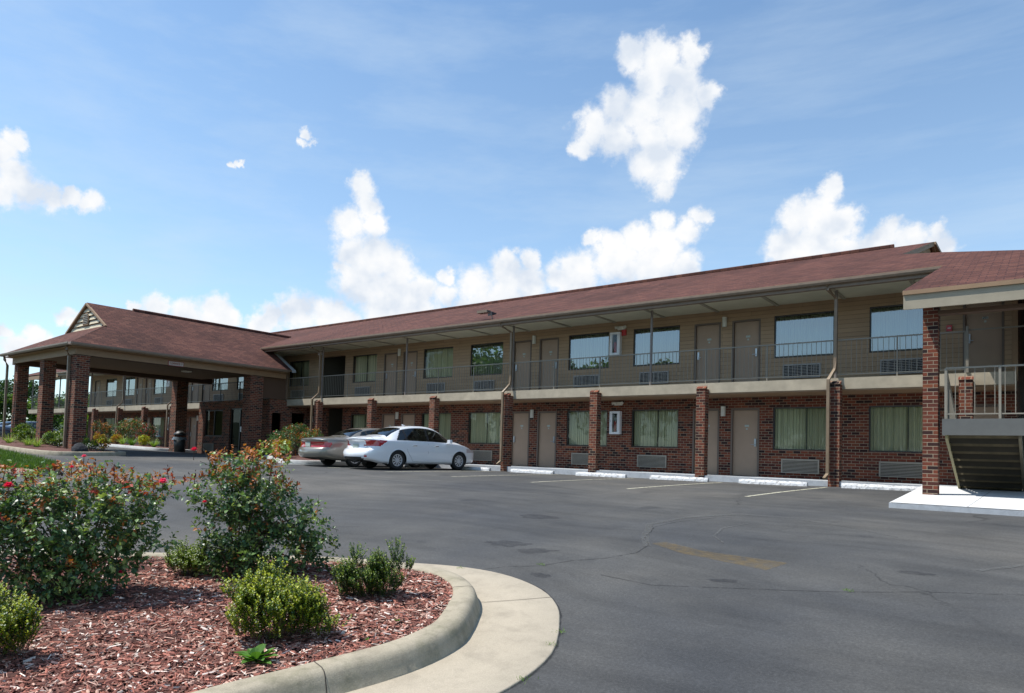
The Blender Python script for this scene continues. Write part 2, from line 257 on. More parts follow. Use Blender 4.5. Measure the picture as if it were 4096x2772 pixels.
M = {
 'brick': brick_mat(), 'siding': siding_mat(), 'shingle': shingle_mat(), 'asphalt': asphalt_mat(),
 'kerb': concrete_mat('kerb_concrete', (.30, .26, .19), (.42, .37, .28), 1., .55, .45),
 'pan': concrete_mat('gutter_concrete', (.36, .31, .235), (.45, .39, .30), .8, .4, .05),
 'greykerb': concrete_mat('pale_kerb', (.42, .42, .40), (.56, .56, .54), 1., .35),
 'whiteslab': concrete_mat('white_painted_concrete', (.58, .58, .56), (.68, .68, .67), .6, .14),
 'bluewhite': concrete_mat('kerb_paint_and_slab_shade', (.36, .38, .40), (.50, .52, .54), 1., .5),
 'trim': mat('beige_trim', (.285, .18, .10), .6, var=.15, vscale=3),
 'trim2': mat('pale_trim', (.33, .285, .205), .6, var=.2, vscale=2),
 'slab': mat('balcony_edge', (.41, .35, .255), .7, var=.25, vscale=2.5),
 'ceiling': mat('cream_ceiling', (.68, .66, .50), .8, var=.12, vscale=2),
 'joist': mat('ceiling_batten', (.36, .33, .25), .8),
 'gutter': mat('brown_gutter', (.20, .145, .10), .45, var=.2),
 'spout': mat('tan_downspout', (.215, .155, .098), .4, var=.2, vscale=4),
 'post': mat('taupe_post', (.20, .17, .15), .5, var=.1),
 'rail': mat('taupe_railing', (.235, .21, .165), .5, var=.1),
 'railblack': mat('black_railing', (.02, .02, .025), .5),
 'door': mat('tan_door', (.36, .25, .17), .6, var=.10, vscale=2),
 'doorframe': mat('brown_door_frame', (.14, .105, .08), .6),
 'frame': mat('dark_window_frame', (.035, .03, .025), .4),
 'dark': mat('dark_interior', (.012, .012, .012), .9),
 'room': mat('room_interior', (.10, .09, .07), .9),
 'curtain': curtain_mat(), 'glass': glass_mat('window_glass', (.90, .92, .86), 1.5, 0, .0),
 'glassup': glass_mat('coated_window_glass', (.74, .82, .80), 2.2, 0, .09),
 'officeglass': glass_mat('office_glass', (.25, .28, .2), 1.22),
 'ac': mat('grille_metal', (.30, .265, .21), .5, var=.1), 'acdark': mat('grille_gap', (.03, .028, .025), .8),
 'acup': mat('upper_grille_metal', (.34, .31, .28), .5, var=.1),
 'lamp': mat('frosted_lamp', (.62, .60, .52), .4), 'white': mat('white_enamel', (.72, .72, .72), .35, var=.08),
 'metal': mat('steel', (.45, .46, .47), .35, .9), 'red': mat('red_enamel', (.45, .02, .02), .35),
 'brown': mat('brown_underside', (.10, .058, .035), .8), 'woodd': mat('shaded_tread_wood', (.022, .018, .011), .9, var=.4, vscale=5), 'wood': mat('weathered_wood', (.105, .088, .052), .85, var=.5, vscale=4, bump=(20, .5, .01)),  # tread wood is a darkened copy, shade beneath the steps painted in
 'greypaint': mat('grey_painted_steel', (.105, .105, .097), .5, var=.12), 'stringer': mat('stair_stringer', (.11, .095, .06), .6, var=.2),
 'stringer_lit': mat('sunlit_stringer', (.22, .20, .10), .6, var=.2),  # lighter stringer copy: sunlight on the left outer one put into colour
 'cream': mat('cream_boards', (.55, .48, .34), .7, var=.15, vscale=2), 'soffit': mat('tan_soffit', (.16, .108, .055), .8),
 'flash': mat('galvanised_flashing', (.55, .60, .63), .35, .4),
 'mulch': mat('red_mulch_soil', (.12, .050, .038), .95, bump=(40, 1., .03), var=.45, vscale=14),
 'chipA': leaf_mat('bark_chip_red', (.30, .115, .082), .5, 0, .85), 'chipB': leaf_mat('bark_chip_brown', (.15, .065, .05), .5, 0, .9),
 'chipC': leaf_mat('bark_chip_pink', (.50, .31, .24), .35, 0, .8), 'chipD': leaf_mat('bark_chip_pale', (.72, .60, .52), .3, 0, .8),
 'stopw': paint_mat('white_wheel_stop_paint', (.74, .74, .74), (.36, .34, .31), .58, 14),
 'line': paint_mat('worn_line_paint', (.52, .50, .38), None, .56, 10),
 'linew': paint_mat('worn_white_paint', (.62, .62, .58), None, .60, 8),
 'yellow': paint_mat('faded_yellow_paint', (.24, .16, .05), None, .50, 8, .16, .42),
 'scuff': paint_mat('asphalt_scuff', (.125, .125, .118), None, .50, 20, .12, .7),
 'crack': paint_mat('crack', (.016, .016, .015), None, .55, 7, .08, .6),
 'joint': mat('kerb_joint', (.06, .05, .04), .9), 'patch': paint_mat('oil_and_shadow_patch', (.022, .023, .028), None, .52, 6, .25, .5),
 'grass': leaf_mat('grass', (.085, .15, .02), .4, .2), 'turf': mat('turf', (.07, .12, .02), .95, var=.5, vscale=9, bump=(30, 1, .03)),
 'rg1': leaf_mat('rose_leaf_dark', (.042, .095, .036), .4, .18, .38, .5), 'rg2': leaf_mat('rose_leaf_green', (.11, .19, .065), .4, .22, .38, .5),
 'rg3': leaf_mat('rose_leaf_light', (.23, .31, .10), .35, .28, .42, .5), 'rr1': leaf_mat('rose_leaf_bronze', (.34, .12, .035), .4, .25),
 'rr2': leaf_mat('rose_leaf_red', (.30, .045, .03), .35, .25), 'stem': mat('rose_cane', (.07, .05, .03), .8), 'petal': leaf_mat('rose_petal', (.72, .03, .14), .2, .3),
 'petal2': leaf_mat('rose_petal_pink', (.80, .10, .32), .2, .3), 'bud': leaf_mat('spent_rose_hip', (.06, .03, .03), .3, .1),
 'bx1': leaf_mat('boxwood_yellowgreen', (.33, .36, .03), .35, .3, .4), 'bx2': leaf_mat('boxwood_green', (.15, .21, .024), .35, .25, .4),
 'bx3': leaf_mat('boxwood_dark', (.040, .085, .022), .35, .2, .4), 'weed': leaf_mat('weed_leaf', (.10, .22, .04), .25, .3),
 'lir1': leaf_mat('liriope_pale', (.32, .40, .12), .3, .3), 'lir2': leaf_mat('liriope_green', (.12, .22, .03), .3, .3),
 'gold': leaf_mat('golden_leaf', (.32, .22, .02), .35, .3), 'shrub': leaf_mat('shrub_leaf', (.050, .10, .028), .4, .2), 'whitef': leaf_mat('white_bloom', (.7, .68, .6), .1, .2),
 'tree1': leaf_mat('tree_leaf_light', (.12, .20, .03), .4, .3), 'tree2': leaf_mat('tree_leaf_dark', (.035, .075, .018), .4, .2), 'bark': mat('bark', (.07, .055, .04), .9, var=.4),
 'hill': mat('wooded_hill', (.035, .065, .022), .95, var=.5, vscale=.12), 'boulder': mat('dark_boulder', (.02, .022, .028), .9, var=.5, vscale=10, bump=(9, 1, .05)),
 'bag': mat('bin_liner', (.12, .14, .15), .3), 'bin': mat('black_bin', (.02, .022, .022), .5),
 'tyre': mat('tyre_rubber', (.018, .018, .018), .8), 'blackp': mat('black_plastic', (.02, .02, .022), .5), 'rim': mat('silver_wheel', (.62, .63, .65), .3, .35),
 'cwhite': mat('white_car_paint', (.78, .80, .83), .25, 0, .5, coat=1), 'cgold': mat('champagne_car_paint', (.235, .215, .180), .3, .35, .5, coat=1),
 'cnavy': mat('navy_car_paint', (.030, .045, .075), .25, .3, .5, coat=1), 'cblue': mat('blue_car_paint', (.025, .06, .13), .25, .3, .5, coat=1),
 'cglass': glass_mat('car_glass', (.62, .68, .64), 1.6, 0, .02), 'taillight': mat('red_lens', (.42, .008, .012), .12, 0, .6, coat=1), 'lens': mat('clear_lens', (.5, .45, .45), .1, coat=1),
 'chrome': mat('chrome', (.7, .7, .72), .12, 1), 'plate': mat('licence_plate', (.42, .47, .42), .5, var=.3, vscale=30), 'seat': mat('car_seat', (.06, .06, .06), .9),
 'signred': mat('sign_red', (.25, .03, .025), .6), 'signwhite': mat('sign_white', (.50, .47, .42), .6), 'exitw': mat('exit_sign_face', (.55, .50, .44), .6),
}

# ------------------------------------------------------------------ mesh builder
class MB:
    def __init__(s): s.v = []; s.f = []; s.m = []; s.mats = []
    def mi(s, m):
        if m not in s.mats: s.mats.append(m)
        return s.mats.index(m)
    def add(s, vs, fs, m):
        k = len(s.v); i = s.mi(m); s.v += [tuple(v) for v in vs]
        for f in fs: s.f.append(tuple(k+j for j in f)); s.m.append(i)
    def box(s, a, b, m):
        x0, y0, z0 = a; x1, y1, z1 = b
        s.add([(x0, y0, z0), (x1, y0, z0), (x1, y1, z0), (x0, y1, z0), (x0, y0, z1), (x1, y0, z1), (x1, y1, z1), (x0, y1, z1)],
              [(0, 3, 2, 1), (4, 5, 6, 7), (0, 1, 5, 4), (1, 2, 6, 5), (2, 3, 7, 6), (3, 0, 4, 7)], m)
    def prism(s, poly, z0, z1, m):
        """vertical prism; z0 / z1 numbers or functions of (x, y)"""
        g0 = z0 if callable(z0) else (lambda x, y: z0); g1 = z1 if callable(z1) else (lambda x, y: z1)
        n = len(poly); vs = [(x, y, g0(x, y)) for x, y in poly]+[(x, y, g1(x, y)) for x, y in poly]
        s.add(vs, [tuple(range(n))[::-1], tuple(range(n, 2*n))]+[(i, (i+1) % n, n+(i+1) % n, n+i) for i in range(n)], m)
    def slabpoly(s, pts, th, m, m2=None):
        """tilted polygon given by 3d points, thickened downwards"""
        n = len(pts); vs = [tuple(p) for p in pts]+[(p[0], p[1], p[2]-th) for p in pts]
        s.add(vs, [tuple(range(n))], m)
        s.add(vs, [tuple(range(n, 2*n))[::-1]]+[(n+i, n+(i+1) % n, (i+1) % n, i) for i in range(n)], m2 or m)
    def tube(s, pts, r, m, n=6, cap=True):
        pts = [Vector(p) for p in pts]; rs = r if isinstance(r, (list, tuple)) else [r]*len(pts)
        vs = []; fs = []
        for i, p in enumerate(pts):
            d = (pts[min(i+1, len(pts)-1)]-pts[max(i-1, 0)]).normalized()
            a = d.orthogonal().normalized() if abs(d.z) < .95 else Vector((1, 0, 0)); a = (a-d*a.dot(d)).normalized()
            if abs(d.z) < .95: a = Vector((0, 0, 1)).cross(d).normalized()
            b = d.cross(a)
            for k in range(n):
                an = 2*math.pi*(k+.5)/n; vs.append(p+(a*math.cos(an)+b*math.sin(an))*rs[i])
        for i in range(len(pts)-1):
            for k in range(n): fs.append((i*n+k, i*n+(k+1) % n, (i+1)*n+(k+1) % n, (i+1)*n+k))
        if cap: fs += [tuple(range(n))[::-1], tuple(range((len(pts)-1)*n, len(pts)*n))]
        s.add(vs, fs, m)
    def build(s, name, parent=None, off=(0, 0, 0), smooth=False, label=None):
        me = bpy.data.meshes.new(name); o_ = Vector(off)
        me.from_pydata([tuple(Vector(v)-o_) for v in s.v], [], s.f)
        for m in s.mats: me.materials.append(M[m])
        me.polygons.foreach_set('material_index', s.m)
        if smooth: me.polygons.foreach_set('use_smooth', [True]*len(me.polygons))
        me.update(); o = bpy.data.objects.new(name, me); COL.objects.link(o)
        if parent: o.parent = parent
        else: o.location = off
        if label: o['label'] = label
        return o

def thing(name, loc, label, cat, group=None, rz=0):
    o = bpy.data.objects.new(name, None); COL.objects.link(o); o.location = loc; o.rotation_euler = (0, 0, rz)
    o.empty_display_size = .1; return tag(o, label, cat, group)
def tag(o, label, cat, group=None):
    o['label'] = label; o['category'] = cat
    if group: o['group'] = group
    return o
def struct(o): o['kind'] = 'structure'; return o
def copy_tree(o, parent=None):
    c = o.copy(); COL.objects.link(c); c.parent = parent
    for ch in list(o.children): copy_tree(ch, c)
    return c

# ------------------------------------------------------------------ ground shape
GC = (-1.4482037, -0.02411849, 0.11426496, 0.00032763, 0.00171237, -0.00235425)
def g(X, Y):
    X = max(-42, min(9, X)); Y = max(-5, min(20.3, Y))
    return GC[0]+GC[1]*X+GC[2]*Y+GC[3]*X*X+GC[4]*X*Y+GC[5]*Y*Y

def axis(a, b, lo, hi, step):
    v = []; x = a
    while x < lo: v.append(x); x += 8
    x = lo
    while x < hi: v.append(x); x += step
    x = hi
    while x <= b: v.append(x); x += 8
    return v
def sheet(name, xs, ys, zf, m):
    b = MB(); n = len(ys); b.add([(x, y, zf(x, y)) for x in xs for y in ys], [(i*n+j, (i+1)*n+j, (i+1)*n+j+1, i*n+j+1) for i in range(len(xs)-1) for j in range(n-1)], m)
    return struct(b.build(name, smooth=True))
sheet('parking_lot', axis(-78, 60, -44, 10, .5), axis(-70, 60, -6, 20.5, .5), g, 'asphalt')
sheet('ground', [-1500, -900, -500, -300, -200]+axis(-150, 90, -44, 10, 6)+[120, 200, 400, 900, 1500], [-1500, -700, -300, -150]+axis(-110, 80, -6, 20.5, 3)+[120, 200, 400, 900, 1500], lambda x, y: g(x, y)-.12, 'turf')
b = MB()
rnd = random.Random(5)
hv = []; hn = 60
for i in range(hn):
    a = R_(95+i*2.2); hh = 13+5*math.sin(i*.35)+3*math.sin(i*.9+1)
    for j, (rr, zz) in enumerate(((230, -1), (250, hh*.55), (275, hh*.9), (310, hh), (380, -2))): hv.append((rr*1.02*math.cos(a), rr*math.sin(a), zz+rnd.uniform(-.8, .8)*(0 < j < 4)))
b.add(hv, [(i*5+j, (i+1)*5+j, (i+1)*5+j+1, i*5+j+1) for i in range(hn-1) for j in range(4)], 'hill')
struct(b.build('hill', smooth=True))

def strip(name, pts, w, m, dz=.004, jit=0, seed=1):
    """flat ribbon lying on the asphalt along pts; w width or list"""
    b = MB(); rn = random.Random(seed); P = [Vector((x, y, 0)) for x, y in pts]; out = []
    # resample
    Q = []
    for a, c in zip(P, P[1:]):
        n = max(1, int((c-a).length/.4)); Q += [a.lerp(c, k/n) for k in range(n)]
    Q.append(P[-1]); n = len(Q); vs = []
    for i, q in enumerate(Q):
        d = (Q[min(i+1, n-1)]-Q[max(0, i-1)]).normalized(); nn = Vector((-d.y, d.x, 0))
        ww = (w if not isinstance(w, tuple) else w[0]+(w[1]-w[0])*i/(n-1))/2; q = q+nn*rn.uniform(-jit, jit)
        for sgn in (-1, 1):
            e = q+nn*ww*sgn; vs.append((e.x, e.y, g(e.x, e.y)+dz))
    b.add(vs, [(2*i, 2*i+1, 2*i+3, 2*i+2) for i in range(n-1)], m)
    return struct(b.build(name))
for i in range(6):
    x = -4.56-i*2.79
    strip('parking_line', [(x, 19.35), (x-.47, 14.6)], .085, 'line', seed=i)
strip('parking_line', [(-21.0, 19.2), (-21.35, 14.2), (-23.2, 14.5), (-25.2, 15.6)], .10, 'linew', dz=.005)
strip('painted_mark', [(-10.98, 5.0), (-10.62, 5.12)], .07, 'linew')
strip('yellow_mark', [(-3.98, 8.33), (-3.4, 8.02), (-2.8, 7.93), (-2.35, 7.85)], (.22, .50), 'yellow')
strip('pavement_crack', [(-4.96, 5.67), (-4.7, 6.1), (-4.45, 6.35), (-4.3, 6.75), (-4.05, 7.1), (-3.95, 7.6), (-4.05, 8.1), (-4.3, 8.6), (-4.6, 9.4), (-4.5, 10.1), (-4.2, 10.9)], .016, 'crack', jit=.035, seed=3)
strip('pavement_crack', [(-3.7, 6.4), (-3.1, 6.35), (-2.4, 6.7), (-1.6, 7.15), (-.9, 7.6), (0, 8.1), (1.2, 8.9)], .014, 'crack', jit=.03, seed=4)
strip('pavement_scuff', [(-4.0, 8.0), (-4.4, 8.8), (-4.75, 9.6), (-4.6, 10.6), (-4.1, 11.5)], .10, 'scuff', dz=.006, jit=.02)
strip('pavement_scuff', [(-4.1, 11.5), (-3.3, 11.6), (-2.4, 11.2), (-1.6, 10.6)], .03, 'scuff', dz=.006, jit=.01)
strip('pavement_scuff', [(-3.6, 10.6), (-3.75, 9.9), (-3.6, 9.2), (-3.3, 8.8)], .03, 'scuff', dz=.006, jit=.01)
strip('pavement_scuff', [(-.6, 8.9), (-.2, 9.5), (.2, 10.3)], .07, 'scuff', dz=.006, jit=.01)
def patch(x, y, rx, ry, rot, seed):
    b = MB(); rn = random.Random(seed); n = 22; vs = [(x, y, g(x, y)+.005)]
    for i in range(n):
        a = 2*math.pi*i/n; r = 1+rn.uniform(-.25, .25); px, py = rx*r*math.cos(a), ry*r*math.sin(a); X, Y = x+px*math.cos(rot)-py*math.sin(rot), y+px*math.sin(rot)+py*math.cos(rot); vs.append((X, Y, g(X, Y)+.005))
    b.add(vs, [(0, 1+i, 1+(i+1) % n) for i in range(n)], 'patch'); return struct(b.build('oil_and_shadow_patch'))
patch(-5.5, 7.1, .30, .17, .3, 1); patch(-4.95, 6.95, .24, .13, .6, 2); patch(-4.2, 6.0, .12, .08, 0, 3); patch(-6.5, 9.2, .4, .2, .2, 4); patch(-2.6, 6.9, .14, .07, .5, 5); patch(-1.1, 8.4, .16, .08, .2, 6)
patch(-17.2, 8.75, .85, .32, .5, 7)  # a cast shadow, painted onto the asphalt as a dark patch

# ------------------------------------------------------------------ motel building
WY = 21.477; SY = 20.14; SL = 20.24; D = 3.74; XL = -56.2; XR = -.62; SLOPE = .376
def rz(y): return 5.40+SLOPE*(y-19.65)
motel = thing('motel_building', (-20, 21, 0), 'long two storey brick and tan siding motel with red shingle roof and railed balcony', 'building')
MO = (-20, 21, 0)
winU = [(-3.98, -2.27), (-6.61, -4.90), (-11.39, -9.67), (-14.06, -12.35), (-18.88, -17.16), (-21.59, -19.85), (-26.34, -24.62), (-31.43, -29.75),
        (-53.5, -51.8), (-50.6, -49.0), (-46.3, -44.6), (-43.55, -41.9), (-39.05, -37.35), (-36.4, -34.7)]
winL = [(-3.98, -2.27), (-6.61, -4.90), (-11.39, -9.67), (-14.06, -12.35), (-18.88, -17.16), (-21.59, -19.85), (-26.34, -24.62),
        (-53.5, -51.8), (-50.6, -49.0), (-46.3, -44.6)]
doorA = [-1.76, -9.16, -16.64, -24.12]      # handle on the right, first of each pair
doorB = [-7.90, -15.38, -22.86]
doorF = [-55.4, -48.75, -47.45, -41.45, -40.15]
DW = .88
HU = []; HL = []
for a, c in winU: HU.append((a, c, 3.617, 4.915))
for a, c in winL: HL.append((a, c, .831, 2.117))
for a in doorA+doorB+doorF: HU.append((a, a+DW, 2.80, 4.88)); HL.append((a, a+DW, 0.0, 2.10))
HU.append((-28.75, -26.9, 2.80, 4.98)); HL.append((-28.2, -26.95, 0.0, 2.42))        # open stair passage
HL = [h for h in HL if not (-1.8 < h[0] < -1.7)] + [(-1.76, -.9, 0., 2.1)]

def wall_with_holes(b, x0, x1, z0, z1, y, th, holes, m):
    """wall facing -y with real openings"""
    xs = sorted({x0, x1}|{v for h in holes for v in h[:2] if x0 < v < x1}); zs = sorted({z0, z1}|{v for h in holes for v in h[2:] if z0 < v < z1})
    def solid(i, j):
        if not (0 <= i < len(xs)-1 and 0 <= j < len(zs)-1): return False
        cx, cz = (xs[i]+xs[i+1])/2, (zs[j]+zs[j+1])/2
        return not any(h[0] < cx < h[1] and h[2] < cz < h[3] for h in holes)
    for i in range(len(xs)-1):
        for j in range(len(zs)-1):
            if not solid(i, j): continue
            a, c, e, f = xs[i], xs[i+1], zs[j], zs[j+1]
            b.add([(a, y, e), (c, y, e), (c, y, f), (a, y, f)], [(0, 1, 2, 3)], m)
            if not solid(i-1, j): b.add([(a, y, e), (a, y, f), (a, y+th, f), (a, y+th, e)], [(0, 1, 2, 3)], m)
            if not solid(i+1, j): b.add([(c, y, e), (c, y+th, e), (c, y+th, f), (c, y, f)], [(0, 1, 2, 3)], m)
            if not solid(i, j-1): b.add([(a, y, e), (a, y+th, e), (c, y+th, e), (c, y, e)], [(0, 1, 2, 3)], m)
            if not solid(i, j+1): b.add([(a, y, f), (c, y, f), (c, y+th, f), (a, y+th, f)], [(0, 1, 2, 3)], m)
b = MB(); wall_with_holes(b, XL, XR, -.3, 2.66, WY, .16, [h if h[2] > 0 else (h[0], h[1], -.05, h[3]) for h in HL], 'brick')
for a, c in winL: # soldier course sill, a hand's breadth proud
    b.box((a-.05, WY-.03, .745), (c+.05, WY+.10, .828), 'brick')
b.build('brick_wall', motel, MO)
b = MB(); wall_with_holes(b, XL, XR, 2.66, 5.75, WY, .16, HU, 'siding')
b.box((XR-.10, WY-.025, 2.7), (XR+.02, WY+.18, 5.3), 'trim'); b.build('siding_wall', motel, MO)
b = MB(); b.box((XL, WY+1.6, -.3), (XR-1.2, WY+1.7, 6.1), 'room'); b.box((XL, WY+.16, 2.62), (XR-.2, WY+1.6, 2.72), 'room'); b.box((XL, WY+.16, -.2), (XR-.2, WY+1.6, -.02), 'room'); b.box((XL, WY+.16, 5.35), (XR-.2, WY+1.6, 5.4), 'room')
for x in (-56, -51.2, -47.5, -42, -40.2, -36.9, -28.9, -26.85, -22.9, -19.4, -15.5, -12., -8., -4.4, -.75): b.box((x-.06, WY+.16, -.2), (x+.06, WY+1.65, 5.5), 'room')
b.box((XL, WY+.2, -.2), (XL+.15, 31, 6.0), 'brick'); b.box((XL, 30.8, -.2), (XR, 31, 6), 'brick'); b.box((XR-.3, WY+.16, -.2), (XR, 31, 5.9), 'brick')
b.build('interior', motel, MO)
b = MB(); b.box((2.4, WY-.0, -.3), (2.6, 33, 5.6), 'brick'); b.build('passage_wall', motel, MO)

def make_window(a, c, z0, z1, up, office=False):
    f = MB(); y = WY+.05; w = .035
    f.box((a, y-.02, z0), (a+w, y+.05, z1), 'frame'); f.box((c-w, y-.02, z0), (c, y+.05, z1), 'frame')
    f.box((a+w, y-.02, z0), (c-w, y+.05, z0+w), 'frame'); f.box((a+w, y-.02, z1-w), (c-w, y+.05, z1), 'frame')
    mx = a+(c-a)*.56
    if not up or a < -24: f.box((mx-.012, y+.012, z0+w), (mx+.012, y+.05, z1-w), 'frame')
    w_ = f.build('window', motel, MO)
    p = MB(); p.add([(a+w, y+.01, z0+w), (c-w, y+.01, z0+w), (c-w, y+.01, z1-w), (a+w, y+.01, z1-w)], [(0, 1, 2, 3)], 'glassup' if up and (-19 < a or a < -33) else 'glass')
    pane = p.build('pane', w_, MO)
    k = MB(); n = int((c-a)/.022); vs = []; rn = random.Random(int(a*100)+up)
    for i in range(n+1):
        x = a+.02+(c-a-.04)*i/n; ph = (i % 4)
        dy = (.0, .035, .055, .02)[ph]+rn.uniform(-.004, .004)
        if mx-.03 < x < mx+.03: dy += .05
        vs += [(x, y+.12+dy, z0+.03), (x, y+.12+dy, z1-.02)]
    k.add(vs, [(2*i, 2*i+2, 2*i+3, 2*i+1) for i in range(n)], 'curtain'); k.build('curtain', w_, MO)
for i, (a, c) in enumerate(winU): make_window(a, c, 3.617, 4.915, 1)
for i, (a, c) in enumerate(winL): make_window(a, c, .831, 2.117, 0)

def make_ac(a, z0, z1, w, up):
    f = MB(); y = WY; fm = 'acup' if up else 'ac'
    f.box((a, y-.05, z0), (a+w, y-.0, z0+.03), fm); f.box((a, y-.05, z1-.03), (a+w, y, z1), fm)
    f.box((a, y-.05, z0+.03), (a+.035, y, z1-.03), fm); f.box((a+w-.035, y-.05, z0+.03), (a+w, y, z1-.03), fm)
    f.box((a+.03, y-.006, z0+.02), (a+w-.03, y-.003, z1-.02), 'acdark')
    n = 9 if not up else 8; h = (z1-z0-.06)/n
    for i in range(n): f.box((a+.035, y-.045, z0+.03+i*h+h*(.62 if up else .45)), (a+w-.035, y-.012, z0+.03+(i+1)*h-.002), fm)
    if up:
        for i in range(1, 6): f.box((a+w*i/6-.008, y-.049, z0+.03), (a+w*i/6+.008, y-.044, z1-.03), fm)
    f.build('air_conditioner_grille', motel, MO)
for a, c in winU:
    if a > -32 or a < -33: make_ac(a+.28, 2.98, 3.40, 1.07, 1)
for a, c in winL: make_ac(a+.27, .15, .57, 1.07, 0)

def make_door(a, z0, z1, right, up, num=None, w=DW):
    y = WY+.02; f = MB(); fw = .05
    f.box((a-.005, y-.03, z0), (a+fw, y+.09, z1), 'doorframe'); f.box((a+w-fw, y-.03, z0), (a+w+.005, y+.09, z1), 'doorframe'); f.box((a+fw, y-.03, z1-fw), (a+w-fw, y+.09, z1+.004), 'doorframe')
    b_ = MB(); b_.box((a+fw+.004, y+.045, z0+.012), (a+w-fw-.004, y+.085, z1-fw-.004), 'door'); d = b_.build('door', motel, MO)
    f.build('door_frame', d, MO)
    hx = a+w-fw-.11 if right else a+fw+.05; h = MB(); h.box((hx, y+.005, z0+.92), (hx+.06, y+.048, z0+1.16), 'metal'); h.tube([(hx+.03, y+.02, z0+.98), (hx+.03, y-.02, z0+.98), (hx+(-.09 if right else .13), y-.02, z0+.98)], .011, 'metal', 6)
    h.build('handle', d, MO)
    pl = MB(); cx = a+w/2+.04; pl.box((cx-.065, y+.036, z0+1.53), (cx+.065, y+.048, z0+1.59), 'plate'); pl.box((cx-.025, y+.036, z0+1.44), (cx+.025, y+.047, z0+1.49), 'plate'); pl.build('number_plate', d, MO)
    return d
for a in doorA: make_door(a, 2.80, 4.88, a < -2 and False, 1); make_door(a, 0, 2.1, False, 0)
for a in doorB: make_door(a, 2.80, 4.88, True, 1); make_door(a, 0, 2.1, True, 0)
for a in doorF: make_door(a, 2.80, 4.88, False, 1); make_door(a, 0, 2.1, False, 0)

def make_text(s, size, loc, m, parent=None, rot=(R_(90), 0, 0), name='lettering', ext=.003, sx=1., bold=.0):
    c = bpy.data.curves.new(name, 'FONT'); c.body = s; c.size = size; c.extrude = ext; c.offset = bold; c.align_x = 'CENTER'; c.align_y = 'CENTER'
    o = bpy.data.objects.new(name, c); COL.objects.link(o)
    dg = bpy.context.evaluated_depsgraph_get(); me = bpy.data.meshes.new_from_object(o.evaluated_get(dg)); bpy.data.objects.remove(o)
    me.materials.clear(); me.materials.append(M[m]); o = bpy.data.objects.new(name, me); COL.objects.link(o)
    o.rotation_euler = rot; o.scale = (sx, 1, 1)
    if parent: o.parent = parent; o.location = Vector(loc)-parent.matrix_basis.translation
    else: o.location = loc
    return o
make_text('201', .075, (-1.76+DW/2+.04, WY+.052, 4.36), 'dark', motel, name='door_number', ext=.001)

def wall_lamp(x, z):
    b = MB(); n = 10; vs = []
    for k in range(n+1):
        a = math.pi*k/n; vs += [(x-.075*math.cos(a), WY-.02-.09*math.sin(a), z), (x-.075*math.cos(a), WY-.02-.09*math.sin(a), z+.31)]
    b.add(vs, [(2*i, 2*i+2, 2*i+3, 2*i+1) for i in range(n)]+[tuple(range(0, 2*n+2, 2))[::-1], tuple(range(1, 2*n+2, 2))], 'lamp')
    b.box((x-.06, WY-.02, z+.02), (x+.06, WY, z+.29), 'ac'); b.build('wall_lamp', motel, MO)
for x in (-8.15, -15.63, -23.1, -47.7, -40.4): wall_lamp(x, 4.71); wall_lamp(x, 1.86)
wall_lamp(-29.3, 1.75)
def twin_head(x, z):
    b = MB(); b.box((x-.14, WY-.07, z), (x+.14, WY, z+.12), 'lamp'); 
    for s_ in (-1, 1): b.tube([(x+s_*.09, WY-.06, z+.09), (x+s_*.20, WY-.14, z+.07)], [.035, .055], 'lamp', 8)
    b.build('emergency_light', motel, MO)
for x, z in ((-11.85, 4.93), (-11.9, 2.27), (-43.9, 2.3)): twin_head(x, z)

# balcony slab, walkway ceiling, battens
XE = -64.5; XB = -2.02
b = MB(); b.box((XE, SL, 2.49), (XR+.0, WY-.004, 2.795), 'slab'); b.build('balcony_slab', motel, MO)
b = MB(); b.box((XE, 19.78, 5.235), (XB, WY-.004, 5.27), 'ceiling')
for i in range(34):
    x = -.9-i*1.87
    if x > XE: b.box((x-.05, 19.80, 5.205), (x+.05, WY-.01, 5.232), 'joist')
b.build('balcony_ceiling', motel, MO)
b = MB(); b.box((XE, 20.26, 2.455), (XR, WY-.004, 2.486), 'trim'); b.build('lower_ceiling', motel, MO)

# roof
XRG = -3.0; YR = 26.1
b = MB()
P_ = lambda x, y: (x, y, rz(y))
front = [P_(-57, 19.6), P_(XB, 19.6), P_(XB-.02, 19.2), P_(-2.38, 16.16), P_(4.12, 16.16), (-2.30, 22.58, rz(22.58)), (-3.48, 23.5, rz(23.5)), P_(XRG+.05, YR), P_(-57, YR)]
b.slabpoly(front, .09, 'shingle', 'trim')
hipz = rz(16.16)
b.slabpoly([(4.12, 16.16, hipz), (4.12, 36.0, hipz), (-2.30, 29.6, rz(22.58)), (-2.30, 22.58, rz(22.58))], .09, 'shingle', 'trim')
b.slabpoly([(-2.30, 22.58, rz(22.58)), (-2.30, 29.6, rz(22.58)), (-3.1, 29.6, rz(22.58)+.32), (-3.6, 23.5, rz(23.5)-.01)], .05, 'shingle', 'trim')
b.slabpoly([(-57, YR, rz(YR)), (XRG+.12, YR, rz(YR)), (-2.3, 29.6, rz(22.58)), (4.1, 36, hipz), (-57, 36, hipz)], .09, 'shingle', 'trim')
b.slabpoly([P_(-66, 19.6), P_(-57.05, 19.6), P_(-57.05, 21.9), P_(-66, 21.9)], .09, 'shingle', 'trim')
b.tube([(-57, YR, rz(YR)+.03), (XRG-1.1, YR, rz(YR)+.03)], .085, 'shingle', 6)
roof = b.build('roof', motel, MO)
b = MB(); A_, B_, C_ = Vector((-3.56, 23.6, rz(23.6)-.12)), Vector((-2.98, 29.0, rz(23.2)-.1)), Vector((-3.06, YR, rz(YR)-.10))
b.add([A_, B_, C_], [(0, 1, 2)], 'siding')
